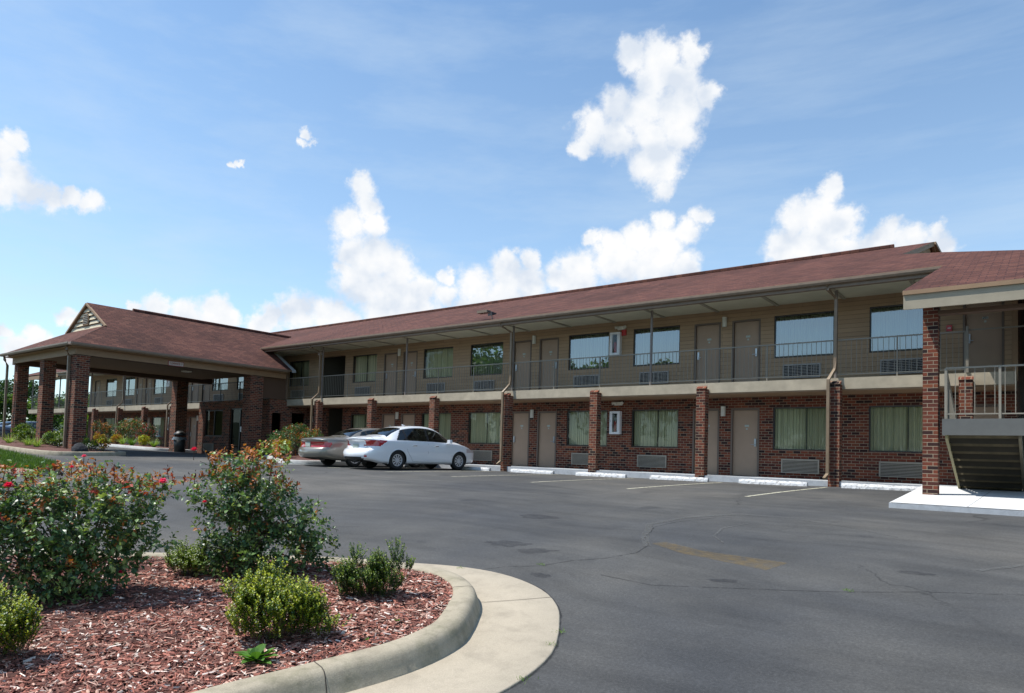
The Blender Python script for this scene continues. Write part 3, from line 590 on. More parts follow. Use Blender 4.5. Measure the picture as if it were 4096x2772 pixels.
for f_ in (.34, .44, .54, .64): # dark attic vents
    p_ = A_.lerp(B_, f_)+Vector((.02, 0, .22)); b.add([p_, p_+Vector((0, .16, 0)), p_+Vector((0, .02, .26)), p_+Vector((0, -.14, .26))], [(0, 1, 2, 3)], 'frame')
for e_ in (A_, B_): b.tube([e_+Vector((.07, 0, -.02)), C_+Vector((.08, 0, 0))], .06, 'trim', 4)
b.build('gable_end', roof, MO)
b = MB()   # eave gutter with a lip
def gutter(b, a, c, y, z, m='gutter', ax='x'):
    prof = [(0, 0), (-.10, 0), (-.125, .055), (-.125, .11), (-.105, .11), (-.105, .06), (-.09, .015), (-.01, .015), (0, .12)]
    n = len(prof); vs = [(a, y+p, z+q) for p, q in prof]+[(c, y+p, z+q) for p, q in prof]
    if ax == 'y': vs = [(y+p, a, z+q) for p, q in [(-pp, qq) for pp, qq in prof]]+[(y-p, c, z+q) for p, q in prof]
    b.add(vs, [(i, (i+1) % n, n+(i+1) % n, n+i) for i in range(n)]+[tuple(range(n)), tuple(range(n, 2*n))], m)
gutter(b, -57, XB-.03, 19.60, 5.23); b.build('gutter', motel, MO)
b = MB(); b.box((-57, 19.60, 5.14), (XB, 19.76, 5.34), 'gutter'); b.box((-66, 19.60, 5.02), (-57.05, 19.7, 5.37), 'trim'); b.box((-2.37, 16.20, 3.70), (4.0, 16.24, 4.0), 'trim2')
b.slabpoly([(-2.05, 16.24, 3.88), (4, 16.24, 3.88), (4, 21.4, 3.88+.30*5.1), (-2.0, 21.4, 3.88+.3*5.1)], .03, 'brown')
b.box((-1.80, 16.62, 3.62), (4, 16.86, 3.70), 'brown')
b.build('fascia', motel, MO)
b = MB(); b.box((-17.62, 21.0, 5.90), (-17.42, 21.3, 6.06), 'blackp'); b.build('roof_vent', motel, MO)
b = MB(); b.tube([(-16.35, 19.75, 5.44), (-16.42, 19.78, 5.72), (-16.55, 19.7, 5.76)], .02, 'blackp', 5); b.box((-17.0, 19.62, 5.70), (-16.52, 19.86, 5.80), 'gutter'); b.build('floodlight', motel, MO)

# brick piers, posts, downspouts
def pier(x, y0=SY, w=.28, z1=2.60):
    b = MB(); b.box((x, y0-.0, -.25), (x+w, y0+.28, z1), 'brick')
    b.add([(x-.015, y0-.02, z1+.004), (x+w+.015, y0-.02, z1+.004), (x+w+.015, y0+.12, z1+.10), (x-.015, y0+.12, z1+.10), (x-.015, y0+.12, z1+.004), (x+w+.015, y0+.12, z1+.004)], [(0, 1, 2, 3), (0, 3, 4), (1, 5, 2), (0, 4, 5, 1)], 'brick')
    return b.build('pier', motel, MO)
SYP = SY-.19
pierx = [-8.42+i*D for i in (1, 0, -1, -2, -3, -4, -5)]+[-1.72, -51.7, -47.95, -44.45, -40.9]
for x in pierx: pier(x, SYP)
for x in (-4.585, -10.117, -15.741, -21.413, -27.07, -41.0, -47.7, -52.9, -58.5, -64):
    b = MB(); b.tube([(x, 20.30, 2.8), (x, 20.30, 5.22)], .042, 'post', 10); b.build('post', motel, MO)
for x in (-4.45, -15.60, -26.95, -40.75, -47.45):
    b = MB(); w = .085; pts = [(x-.20, 19.56, 5.26), (x-.20, 19.60, 5.12), (x-.10, 20.12, 4.95), (x-.12, 20.16, 3.25), (x-.12, 20.14, 3.02), (x-.22, 19.86, 2.72), (x-.22, 19.86, .20), (x-.26, 19.70, .06)]
    b.tube(pts, .054, 'spout', 4); b.build('downspout', motel, MO)
# balcony railing
def railing(name, p0, p1, zt=1.04, zb=.10, step=.125, post=1.87, m='rail', parent=motel, off=MO, pr=.022, first=True):
    b = MB(); p0 = Vector(p0); p1 = Vector(p1); L = (Vector((p1.x, p1.y, 0))-Vector((p0.x, p0.y, 0))).length
    at = lambda f, z: (p0.x+(p1.x-p0.x)*f, p0.y+(p1.y-p0.y)*f, p0.z+(p1.z-p0.z)*f+z)
    b.tube([at(0, zt), at(1, zt)], .024, m, 4); b.tube([at(0, zb), at(1, zb)], .018, m, 4)
    n = int(L/step)
    for i in range(1, n): b.tube([at(i/n, zb), at(i/n, zt)], .0085, m, 4, False)
    k = max(1, round(L/post))
    for i in range(k+1): b.tube([at(i/k, 0), at(i/k, zt)], pr, m, 4)
    return b.build(name, parent, off)
edges = [-64, -58.5, -52.9, -47.7, -41.0]
for a, c in zip(edges, edges[1:]): railing('railing', (a, 20.29, 2.795), (c, 20.29, 2.795))
railing('railing', (-41, 20.29, 2.795), (-37.9, 20.29, 2.795)); railing('railing', (-37.9, 20.29, 2.795), (-30.2, 20.29, 2.795), m='railblack')
railing('railing', (-29.9, 20.29, 2.795), (-27.07, 20.29, 2.795))
for a, c in ((-27.07, -21.413), (-21.413, -15.741), (-15.741, -10.117), (-10.117, -4.585), (-4.585, -1.62)): railing('railing', (a, 20.29, 2.795), (c, 20.29, 2.795))

# office block that fills the ground floor beneath the porch
b = MB()
def xwall(b, x, y0, y1, z0, z1, th, holes, m):
    """wall facing +x"""
    ys = sorted({y0, y1}|{v for h in holes for v in h[:2]}); zs = sorted({z0, z1}|{v for h in holes for v in h[2:]})
    for i in range(len(ys)-1):
        for j in range(len(zs)-1):
            cy, cz = (ys[i]+ys[i+1])/2, (zs[j]+zs[j+1])/2
            if any(h[0] < cy < h[1] and h[2] < cz < h[3] for h in holes): continue
            b.box((x-th, ys[i], zs[j]), (x, ys[i+1], zs[j+1]), m)
OY = 19.3
wall_with_holes(b, -36.3, -29.86, -.25, 2.75, OY, .2, [(-35.64, -33.9, .90, 2.30), (-33.2, -31.5, -.2, 2.35)], 'brick')
xwall(b, -29.7, OY+.001, WY-.01, -.25, 2.75, .15, [(19.45, 19.95, .9, 2.1), (20.55, 21.3, .9, 2.15)], 'brick')
b.box((-36.3, OY+.2, 2.63), (-29.86, 20.23, 2.74), 'brown')
b.build('office_wall', motel, MO)
for a, c, z0, z1, y, nm in ((-35.64, -33.9, .90, 2.30, OY+.08, 'office_window'), (-33.2, -31.5, -.15, 2.35, OY+.10, 'office_door')):
    b = MB(); b.box((a, y-.038, z1-.07), (c, y+.03, z1), 'frame'); b.box((a, y-.038, z0), (c, y+.03, z0+.06), 'frame')
    for x in (a, (a+c)/2-.03, c-.06): b.box((x, y-.04, z0), (x+.06, y+.03, z1), 'frame')
    w_ = b.build(nm, motel, MO); b = MB(); b.add([(a, y, z0), (c, y, z0), (c, y, z1), (a, y, z1)], [(0, 1, 2, 3)], 'officeglass'); b.build('pane', w_)
    w_.children[0].location = (-MO[0], -MO[1], -MO[2])
for y0, y1 in ((19.45, 19.95), (20.55, 21.3)):
    b = MB(); b.add([(-29.78, y0, .9), (-29.78, y1, .9), (-29.78, y1, 2.12), (-29.78, y0, 2.12)], [(0, 1, 2, 3)], 'officeglass'); b.build('side_window', motel, MO)
b = MB(); b.box((-32.25, OY+.03, 1.15), (-32.1, OY+.05, 1.42), 'white'); b.build('door_notice', motel, MO)
b = MB(); b.box((-36.2, 21.0, 0), (-29.9, 21.1, 2.6), 'dark'); b.box((-35.3, OY+.35, .9), (-34.0, OY+.36, 2.3), 'curtain'); b.build('office_interior', motel, MO)
b = MB(); b.box((-35.6, OY-.05, .12), (-34.6, OY-.002, .52), 'ac')
for i in range(6): b.box((-35.56, OY-.054, .16+i*.06), (-34.64, OY-.051, .19+i*.06), 'acdark')
b.build('air_conditioner_grille', motel, MO)
b = MB(); b.box((-29.82, 18.9, 2.78), (-29.74, 20.2, 3.98), 'brown'); b.box((-29.76, 20.16, 2.80), (-29.68, 20.24, 4.0), 'gutter'); b.build('side_panel', motel, MO)  # siding panel coloured dark brown, its deep shade painted in

# ------------------------------------------------------------------ walkway and stair slab
b = MB(); b.box((-64.5, 19.98, -.6), (XR+4.5, WY-.003, 0.), 'bluewhite'); struct(b.build('walkway'))
b = MB(); sp_ = [(-2.30, 14.24), (4.5, 14.15), (4.5, 19.96), (-2.50, 19.96), (-2.42, 18.3)]; sz_ = lambda x, y: min(.004, -.034*(20.0-y))
b.prism(sp_, -.8, lambda x, y: sz_(x, y)-.012, 'bluewhite'); b.add([(x+(.0 if x > 0 else .012), y+(.012 if y < 15 else 0), sz_(x, y)) for x, y in sp_], [(0, 1, 2, 3, 4)], 'whiteslab')  # slab side faces grey-blue: their shading is put into the colour
for x in (-1.1, 1.2): b.add([(x-.006, 14.16, -.034*5.84+.003), (x+.006, 14.16, -.034*5.84+.003), (x+.106, 19.9, .003), (x+.094, 19.9, .003)], [(0, 1, 2, 3)], 'crack')
struct(b.build('stair_slab'))

# ------------------------------------------------------------------ tall pier and staircase at the right end
b = MB(); b.box((-2.085, 16.75, -.3), (-1.81, 17.03, 4.0), 'brick')
b.build('tall_pier', motel, MO)
st = thing('staircase', (-1, 17, 0), 'grey steel staircase with landing and open treads beside the tall brick pier', 'staircase'); SO = (-1, 17, 0)
b = MB(); b.box((-1.72, 16.60, 1.125), (3.2, 16.68, 1.455), 'greypaint'); b.box((-1.72, 16.68, 1.30), (3.2, 17.9, 1.44), 'greypaint'); b.box((-1.72, 16.68, 1.125), (-1.66, 17.9, 1.30), 'greypaint'); b.build('landing', st, SO)
for x in (-1.68, -.46):
    b = MB(); b.add([(x, 16.72, 1.28), (x+.05, 16.72, 1.28), (x+.05, 19.75, -.02), (x, 19.75, -.02), (x, 16.72, 1.06), (x+.05, 16.72, 1.06), (x+.05, 19.35, -.02), (x, 19.35, -.02)],
                    [(0, 1, 2, 3), (7, 6, 5, 4), (0, 3, 7, 4), (1, 5, 6, 2), (0, 4, 5, 1), (3, 2, 6, 7)], 'stringer_lit' if x < -1 else 'stringer'); b.build('stringer', st, SO)
for i in range(8):
    f = (i+.5)/8; y = 16.95+f*2.75; z = 1.22*(1-f)+.02
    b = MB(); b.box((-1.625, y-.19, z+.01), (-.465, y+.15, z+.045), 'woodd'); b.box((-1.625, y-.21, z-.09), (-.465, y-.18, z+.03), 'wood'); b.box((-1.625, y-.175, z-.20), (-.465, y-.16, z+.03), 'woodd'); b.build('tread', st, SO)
railing('railing', (-1.66, 16.64, 1.455), (.16, 16.64, 1.455), m='rail', parent=st, off=SO, pr=.03, step=.155, post=.92)
railing('railing', (.16, 16.64, 1.455), (3.1, 16.64, 1.455), m='rail', parent=st, off=SO, pr=.03, step=.155)
railing('railing', (-1.66, 16.80, 1.44), (-1.66, 19.70, .10), m='rail', parent=st, off=SO, pr=.026, step=.14, post=2.9, zt=1.0)
# upper flight, rising to the balcony on the right
b = MB()
for x in (-.30, .92): b.add([(x, 17.0, 1.46), (x+.05, 17.0, 1.46), (x+.05, 20.1, 2.80), (x, 20.1, 2.80), (x, 17.3, 1.30), (x+.05, 17.3, 1.30), (x+.05, 20.1, 2.5), (x, 20.1, 2.5)], [(0, 1, 2, 3), (7, 6, 5, 4), (0, 3, 7, 4), (1, 5, 6, 2), (0, 4, 5, 1), (3, 2, 6, 7)], 'greypaint')
for i in range(8):
    f = (i+.5)/8; y = 17.2+f*2.9; z = 1.46+1.27*f; b.box((-.245, y-.15, z), (.92, y+.19, z+.045), 'wood'); b.box((-.245, y-.15, z-.12), (.92, y-.125, z-.002), 'wood')
b.build('upper_flight', st, SO)
railing('railing', (-.28, 17.0, 1.46), (-.28, 20.1, 2.80), m='rail', parent=st, off=SO, pr=.026, step=.14, post=3.1, zt=1.0)
b = MB(); b.box((-1.60, 20.20, 2.80), (-1.54, 20.26, 3.95), 'rail'); b.tube([(-1.57, 20.27, 3.86), (-.28, 20.27, 3.86)], .024, 'rail', 4); b.build('gate_rail', st, SO)

# ------------------------------------------------------------------ porte-cochere
pc = thing('porte_cochere', (-33, 14, 0), 'drive-through porch with steep red shingle gable roof on square brick pillars', 'porch'); PO = (-33, 14, 0)
EX0, EX1, EY, EZ, RX, RZ, GY = -36.7, -29.2, 10.4, 4.20, -32.95, 6.45, 12.28
s_ = (RZ-EZ)/(EX1-RX); zg = EZ+.56*(GY-EY); xg = (RZ-zg)/s_
b = MB(); YE = 20.10
b.slabpoly([(EX1, EY, EZ), (EX1, YE, EZ), (-31.2, YE, EZ+(EX1+31.2)*s_), (RX, 22.9, RZ), (RX, GY-.02, RZ), (RX+xg-.0, GY-.02, zg)], .07, 'shingle', 'gutter')
b.slabpoly([(EX0, YE, EZ), (EX0, EY, EZ), (RX-xg, GY-.02, zg), (RX, GY-.02, RZ), (RX, 23.1, RZ)], .07, 'shingle', 'gutter')
b.slabpoly([(EX0, EY, EZ), (EX1, EY, EZ), (RX+xg, GY, zg+.02), (RX-xg, GY, zg+.02)], .07, 'shingle', 'gutter')
b.tube([(RX, GY+1.9, RZ+.02), (RX, 22.5, RZ+.02)], .075, 'shingle', 6)
pr_ = b.build('roof', pc, PO)
b = MB(); gy = GY+.06; b.add([(RX-xg+.12, gy, zg), (RX+xg-.12, gy, zg), (RX, gy, RZ-.08)], [(0, 1, 2)], 'siding')
for i in range(7):
    z = zg+.02+i*.19; hw = xg-.12-(z+.14-zg)/s_
    if hw > .06: b.add([(RX-hw, gy-.06, z), (RX+hw, gy-.06, z), (RX+hw, gy-.008, z+.15), (RX-hw, gy-.008, z+.15)], [(0, 1, 2, 3)], 'cream')
b.tube([(RX-xg-.06, gy-.09, zg-.02), (RX, gy-.09, RZ-.06)], .055, 'trim', 4); b.tube([(RX+xg+.06, gy-.09, zg-.02), (RX, gy-.09, RZ-.06)], .055, 'trim', 4)
ge = b.build('gable', pr_, PO)
b = MB(); vx = RX; vz = zg+.22; ar = [(vx-.26, vz), (vx+.26, vz)]+[(vx+.26*math.cos(a), vz+.22+.28*math.sin(a)) for a in [R_(x) for x in range(0, 181, 20)]]
b.add([(x, gy-.066, z) for x, z in ar], [tuple(range(len(ar)))], 'acdark')
b.tube([(x, gy-.075, z) for x, z in ar+[ar[0]]], .025, 'trim', 4, False)
for i in range(6): b.box((vx-.22+(.02*max(0, i-3)), gy-.10, vz+.05+i*.075), (vx+.22-(.02*max(0, i-3)), gy-.07, vz+.085+i*.075), 'ac')
b.build('gable_vent', pc, PO)
b = MB(); gutter(b, EY-.0, YE-.25, EX1, EZ-.13, ax='y'); gutter(b, EX0, EX1, EY, EZ-.13); b.build('gutter', pc, PO)
b = MB(); bz = 3.78
b.box((EX1-.34, EY+.30, bz), (EX1-.30, YE-.1, 4.10), 'trim'); b.box((EX0+.30, EY+.30, bz), (EX0+.34, YE-.1, 4.10), 'trim'); b.box((EX0+.345, EY+.30, bz), (EX1-.345, EY+.34, 4.10), 'trim')
b.box((EX0+.02, EY+.06, 4.04), (EX1-.02, YE-.12, 4.07), 'trim')
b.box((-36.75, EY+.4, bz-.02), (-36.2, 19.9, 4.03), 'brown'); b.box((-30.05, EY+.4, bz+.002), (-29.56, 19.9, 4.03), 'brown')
b.build('beam', pc, PO)
b = MB(); b.box((-36.15, EY+.45, 3.95), (-30.1, OY-.02, 4.0), 'soffit'); b.build('ceiling', pc, PO)
b = MB(); b.box((-31.4, 15.7, 3.79), (-31.0, 16.1, 3.94), 'doorframe'); b.box((-31.36, 15.74, 3.74), (-31.04, 16.06, 3.79), 'lamp'); b.build('ceiling_lamp', pc, PO)
b = MB(); b.slabpoly([(EX1+.02, YE+.02, EZ-.02), (EX1+.02, YE+.22, EZ-.0), (-30.75, YE+.22, EZ+.93), (-30.75, YE+.02, EZ+.92)], .10, 'flash'); b.build('flashing', pc, PO)
for x0, x1, y0, y1 in ((-30.02, -29.45, 10.72, 11.20), (-33.27, -32.80, 10.75, 11.2), (-36.78, -36.33, 10.9, 11.33), (-36.75, -36.2, 18.0, 18.6), (-30.1, -29.5, 18.1, 18.78)):
    b = MB(); b.box((x0, y0, -.4), (x1, y1, bz-.025), 'brick'); b.build('pillar', pc, PO)
for x in (-29.97, -36.83):
    b = MB(); b.tube([(x+.25, EY+.03, EZ-.12), (x+.25, EY+.05, EZ-.25), (x, EY+.24, 3.72), (x, EY+.26, .2)], .06, 'gutter', 4); b.build('downspout', pc, PO)

# signs and wall-hung things
b = MB(); X_ = EX1-.30; b.box((X_+.003, 14.22, 3.76), (X_+.022, 14.90, 3.97), 'signred'); b.box((X_+.0225, 14.245, 3.785), (X_+.0245, 14.875, 3.945), 'signwhite')
cs = b.build('clearance_sign', None, (X_, 14.5, 3.86)); tag(cs, 'red bordered white CLEARANCE 11\' sign on the porch beam', 'sign')
make_text("CLEARANCE 11'", .125, (X_+.026, 14.56, 3.862), 'signred', cs, (R_(90), 0, R_(90)), ext=.001, sx=.64, bold=.003)
b = MB(); b.box((-27.52, 20.33, 4.88), (-27.12, 20.37, 5.09), 'exitw'); b.tube([(-27.32, 20.35, 5.09), (-27.32, 20.35, 5.21)], .012, 'post', 5)
es = b.build('exit_sign', None, (-27.3, 20.35, 5.0)); tag(es, 'small white EXIT sign hung under the balcony ceiling beside an upper post', 'exit sign')
make_text('EXIT', .17, (-27.32, 20.326, 4.985), 'brown', es, ext=.002, bold=.006)
def cabinet(x, z, label):
    w, h = .40, .80; t_ = thing('extinguisher_cabinet', (x, WY, z), label, 'extinguisher cabinet', 'white fire extinguisher cabinets'); O = (x, WY, z)
    b = MB(); f = .075
    b.box((x, WY-.16, z), (x+w, WY-.002, z+f), 'white'); b.box((x, WY-.16, z+h-f), (x+w, WY-.002, z+h), 'white'); b.box((x, WY-.16, z+f), (x+f+.03, WY-.002, z+h-f), 'white'); b.box((x+w-f-.03, WY-.16, z+f), (x+w, WY-.002, z+h-f), 'white'); b.box((x+.1, WY-.03, z+f), (x+w-.1, WY-.01, z+h-f), 'frame'); b.build('case', t_, O)
    b = MB(); b.tube([(x+w/2, WY-.09, z+f+.02), (x+w/2, WY-.09, z+.42), (x+w/2, WY-.09, z+.47)], [.055, .055, .02], 'red', 10); b.tube([(x+w/2, WY-.09, z+.47), (x+w/2, WY-.09, z+.54)], .025, 'blackp', 6); b.build('extinguisher', t_, O)
    b = MB(); b.add([(x+.105, WY-.15, z+f), (x+w-.105, WY-.15, z+f), (x+w-.105, WY-.15, z+h-f), (x+.105, WY-.15, z+h-f)], [(0, 1, 2, 3)], 'glass'); b.box((x+.04, WY-.168, z+.42), (x+.06, WY-.161, z+.5), 'metal'); b.build('pane', t_, O)
cabinet(-12.24, 4.04, 'white extinguisher cabinet on the upper tan wall between two big windows')
cabinet(-12.17, 1.26, 'white extinguisher cabinet on the lower brick wall right of a brick pier')
cabinet(-43.95, 1.30, 'small white extinguisher cabinet on the far brick wall seen under the porch roof')
cabinet(-44.3, 4.05, 'small white extinguisher cabinet on the far upper wall seen under the porch roof')
b = MB(); b.box((-2.13, WY-.05, 4.06), (-2.0, WY-.002, 4.22), 'red'); b.box((-2.10, WY-.058, 4.13), (-2.03, WY-.051, 4.15), 'white'); fa = b.build('fire_alarm', None, (-2.06, WY, 4.1)); tag(fa, 'small red fire alarm box on the upper wall right of the tall pier', 'fire alarm')
b = MB(); b.box((-11.83, WY-.05, 4.72), (-11.66, WY-.002, 4.92), 'red'); fa = b.build('alarm_horn', None, (-11.7, WY, 4.8)); tag(fa, 'dark red alarm horn on the upper wall beside the extinguisher cabinet', 'alarm')

# wheel stops
def wheel_stop():
    t_ = MB(); n = 24; L = 1.83; rn = random.Random(3); prof = [(-.075, 0), (-.072, .06), (-.05, .115), (.05, .118), (.072, .06), (.075, 0)]; vs = []
    for i in range(n+1):
        x = -L/2+L*i/n; e = .8 if i in (0, n) else 1.
        for (p, q) in prof: vs.append((x+rn.uniform(-.004, .004), p*e+rn.uniform(-.006, .006), q*(.93 if i in (0, n) else 1)+(rn.uniform(-.007, .006) if q > 0 else -.02)))
    m_ = len(prof); t_.add(vs, [(i*m_+j, (i+1)*m_+j, (i+1)*m_+j+1, i*m_+j+1) for i in range(n) for j in range(m_-1)]+[tuple(range(m_))[::-1], tuple(range(n*m_, n*m_+m_))], 'stopw')
    return t_
lab = ['chipped white wheel stop nearest the tall brick pier', 'white wheel stop second from the tall pier, left of the right downspout', 'white wheel stop in front of the single door right of the middle pier', 'white wheel stop below the lower extinguisher cabinet',
       'white wheel stop in front of the pair of tan ground floor doors', 'white wheel stop just ahead of the white sedan nose', 'white wheel stop mostly hidden behind the white sedan']
proto = None
for i, x in enumerate((-3.32, -6.0, -8.74, -11.42, -14.15, -16.95, -19.75)):
    if proto is None: o = wheel_stop().build('wheel_stop', None, (0, 0, 0)); proto = o
    else: o = proto.copy(); COL.objects.link(o)
    o.location = (x, 19.52, g(x, 19.52)); o.rotation_euler = (0, 0, R_((1, -.5, .8, 0, -1, .5, 0)[i])); tag(o, lab[i], 'wheel stop', 'white concrete wheel stops')

# bin and boulder
bt = thing('trash_bin', (-35.75, 18.05, 0), 'black round bin with a pale liner beside the inner porch pillar', 'bin'); BO = (-35.75, 18.05, 0)
b = MB(); bx, by, bz0 = -35.75, 18.05, g(-35.75, 18.05)
b.tube([(bx, by, bz0), (bx, by, bz0+.75)], [.24, .30], 'bin', 16); b.tube([(bx, by, bz0+.86), (bx, by, bz0+.95), (bx, by, bz0+1.1)], [.31, .30, .12], 'bin', 16); b.build('body', bt, BO, True)
b = MB(); rn = random.Random(2); vs = []
for i in range(20):
    a = 2*math.pi*i/20; vs += [(bx+.31*math.cos(a), by+.31*math.sin(a), bz0+.78), (bx+(.34+rn.uniform(0, .05))*math.cos(a), by+(.34+rn.uniform(0, .05))*math.sin(a), bz0+.68-rn.uniform(0, .08))]
b.add(vs, [(2*i, (2*i+2) % 40, (2*i+3) % 40, 2*i+1) for i in range(20)], 'bag'); b.build('liner', bt, BO)

# ------------------------------------------------------------------ cars
def crom(keys, x):
    """piecewise cubic through the key rows"""
    if x <= keys[0][0]: return keys[0][1:]
    if x >= keys[-1][0]: return keys[-1][1:]
    i = max(k for k in range(len(keys)-1) if keys[k][0] <= x)
    a, b = keys[i], keys[i+1]; h = b[0]-a[0]; u = (x-a[0])/h
    p = keys[i-1] if i else a; q = keys[i+2] if i+2 < len(keys) else b; out = []
    for k in range(1, len(a)):
        ma = (b[k]-p[k])/(b[0]-p[0])*h if b[0] != p[0] else 0; mb = (q[k]-a[k])/(q[0]-a[0])*h if q[0] != a[0] else 0
        out.append((2*u**3-3*u**2+1)*a[k]+(u**3-2*u**2+u)*ma+(-2*u**3+3*u**2)*b[k]+(u**3-u**2)*mb)
    return out
def make_car(name, loc, rz, S, paint, label, fine=1):
    root = thing(name, loc, label, 'car', None, rz)
    L = S['L']; keys = S['keys']; NX = 200 if fine else 56; SUB = 8 if fine else 3
    xs = sorted(set([L*i/NX for i in range(NX+1)]+[.02, .04, L-.02, L-.04]))
    def section(x):
        w, zb, zt, wr, z0 = crom(keys, x); zt = max(zt, zb+.015)
        ptsk = [(w-.14, z0), (w-.03, z0+.07), (w, .52), (w-.004, .70), (w-.045, zb), (wr+.02, zt-.085 if zt-zb > .1 else (zt+zb)/2), (wr-.14, zt-.018), (0, zt)]
        out = []; n = len(ptsk)
        for i in range(n-1):
            a, b = ptsk[i], ptsk[i+1]; p = ptsk[i-1] if i else a; q = ptsk[i+2] if i+2 < n else (-b[0] if False else (-ptsk[-2][0], ptsk[-2][1]))
            for s in range(SUB):
                u = s/SUB; r = i+u
                if i in (3, 4): t1 = .35 
                else: t1 = .5
                f = lambda k: ((2*u**3-3*u**2+1)*a[k]+(u**3-2*u**2+u)*(b[k]-p[k])*t1+(-2*u**3+3*u**2)*b[k]+(u**3-u**2)*(q[k]-a[k])*t1)
                out.append((r, f(0), f(1)))
        out.append((n-1, 0, zt)); return out
    secs = [section(x) for x in xs]; K = len(secs[0]); V = []; axles = S['axles']; RA = S['ra']
    def warp(x, z):
        o = 0
        for z0, z1, d in S['rear']:
            if z0 <= z <= z1: o = d*math.sin(math.pi*(z-z0)/(z1-z0))**.5
        return x-o*max(0, 1-x/.4)
    for x, s in zip(xs, secs):
        for sd_ in (-1, 1):
            for r, y, z in s:
                X, Z = warp(x, z), z
                if abs(y) > .5 and z < .95:
                    for ax in axles:
                        d = math.hypot(X-ax, Z-.31)
                        if RA-.07 < d < RA+.025: X = ax+(X-ax)*RA/d; Z = .31+(Z-.31)*RA/d
                V.append((X, sd_*y, Z))
    parts = {}
    def put(part, f): parts.setdefault(part, []).append(f)
    for i in range(len(xs)-1):
        for si in (0, 1):
            for k in range(K-1):
                a = (i*2+si)*K+k; b = ((i+1)*2+si)*K+k; f = (a, a+1, b+1, b) if si else (a, b, b+1, a+1)
                c = [sum(V[j][q] for j in f)/4 for q in range(3)]; r = (secs[i][k][0]+secs[i][k+1][0])/2
                if c[2] < .95 and abs(c[1]) > .5 and any(math.hypot(c[0]-ax, c[2]-.31) < RA-.004 for ax in axles): continue
                put(S['classify'](c[0], abs(c[1]), c[2], r, f), f)
    # end caps
    for end, x0 in ((0, 0), (len(xs)-1, L)):
        N = 14; s = secs[end]; base = len(V); dirn = -1 if end == 0 else 1
        for r, y, z in s:
            for j in range(N+1):
                tt = -1+2*j/N; xx = x0+dirn*S['bulge']*(1-tt*tt)
                V.append((warp(xx, z) if end == 0 else xx, tt*y, z))
        for k in range(K-1):
            for j in range(N):
                a = base+k*(N+1)+j; f = (a, a+N+1, a+N+2, a+1) if end == 0 else (a, a+1, a+N+2, a+N+1)
                c = [sum(V[q][m] for q in f)/4 for m in range(3)]
                put(S['cap'](end, abs(c[1]), c[2], s[k][0]), f)
    matof = {'body': paint, 'window': 'cglass', 'tail_light': 'taillight', 'rear_bumper_trim': 'blackp', 'headlight': 'lens', 'window_trim': 'blackp', 'reflector': 'taillight'}
    def islands(fs):
        own = {}
        def find(q):
            while own[q] != q: own[q] = own[own[q]]; q = own[q]
            return q
        key = lambda i: tuple(round(c, 2) for c in V[i])
        for f in fs:
            for i in f: own.setdefault(key(i), key(i))
            for i in f[1:]: own[find(key(i))] = find(key(f[0]))
        out = {}
        for f in fs: out.setdefault(find(key(f[0])), []).append(f)
        L_ = sorted(out.values(), key=len, reverse=True); keep = [l for l in L_ if len(l) > 5] or L_[:1]
        for l in L_:
            if l not in keep: keep[0] += l
        return keep
    for part in sorted(parts, key=lambda p: p != 'body'):
        for fs in ([parts[part]] if part == 'body' else islands(parts[part])):
            idx = sorted({i for f in fs for i in f}); mp = {j: n for n, j in enumerate(idx)}
            b = MB(); b.add([V[i] for i in idx], [tuple(mp[i] for i in f) for f in fs], matof[part])
            o = b.build(part, root, smooth=True)
            bm = bmesh.new(); bm.from_mesh(o.data); bmesh.ops.remove_doubles(bm, verts=bm.verts, dist=.002)
            if part == 'body': bmesh.ops.recalc_face_normals(bm, faces=bm.faces)
            bm.to_mesh(o.data); bm.free()
    W = S['W']/2
    b = MB(); b.box((.5, -W+.13, .24), (L-.55, W-.13, .60), 'blackp'); b.box((.75, -W+.14, .60), (L-1.35, W-.14, .84), 'seat')
    for x in (S['seats'][0], S['seats'][1]):
        for y in (-.37, .37): b.add([(x-.05, y-.25, .8), (x+.12, y-.25, .8), (x+.02, y-.2, 1.16), (x-.1, y-.2, 1.16), (x-.05, y+.25, .8), (x+.12, y+.25, .8), (x+.02, y+.2, 1.16), (x-.1, y+.2, 1.16)], [(0, 1, 2, 3), (7, 6, 5, 4), (0, 4, 5, 1), (3, 2, 6, 7), (1, 5, 6, 2), (0, 3, 7, 4)], 'seat'); b.box((x-.1, y-.11, 1.17), (x-.02, y+.11, 1.32), 'seat')
    b.build('interior', root)
    # wheels
    R = S['r']
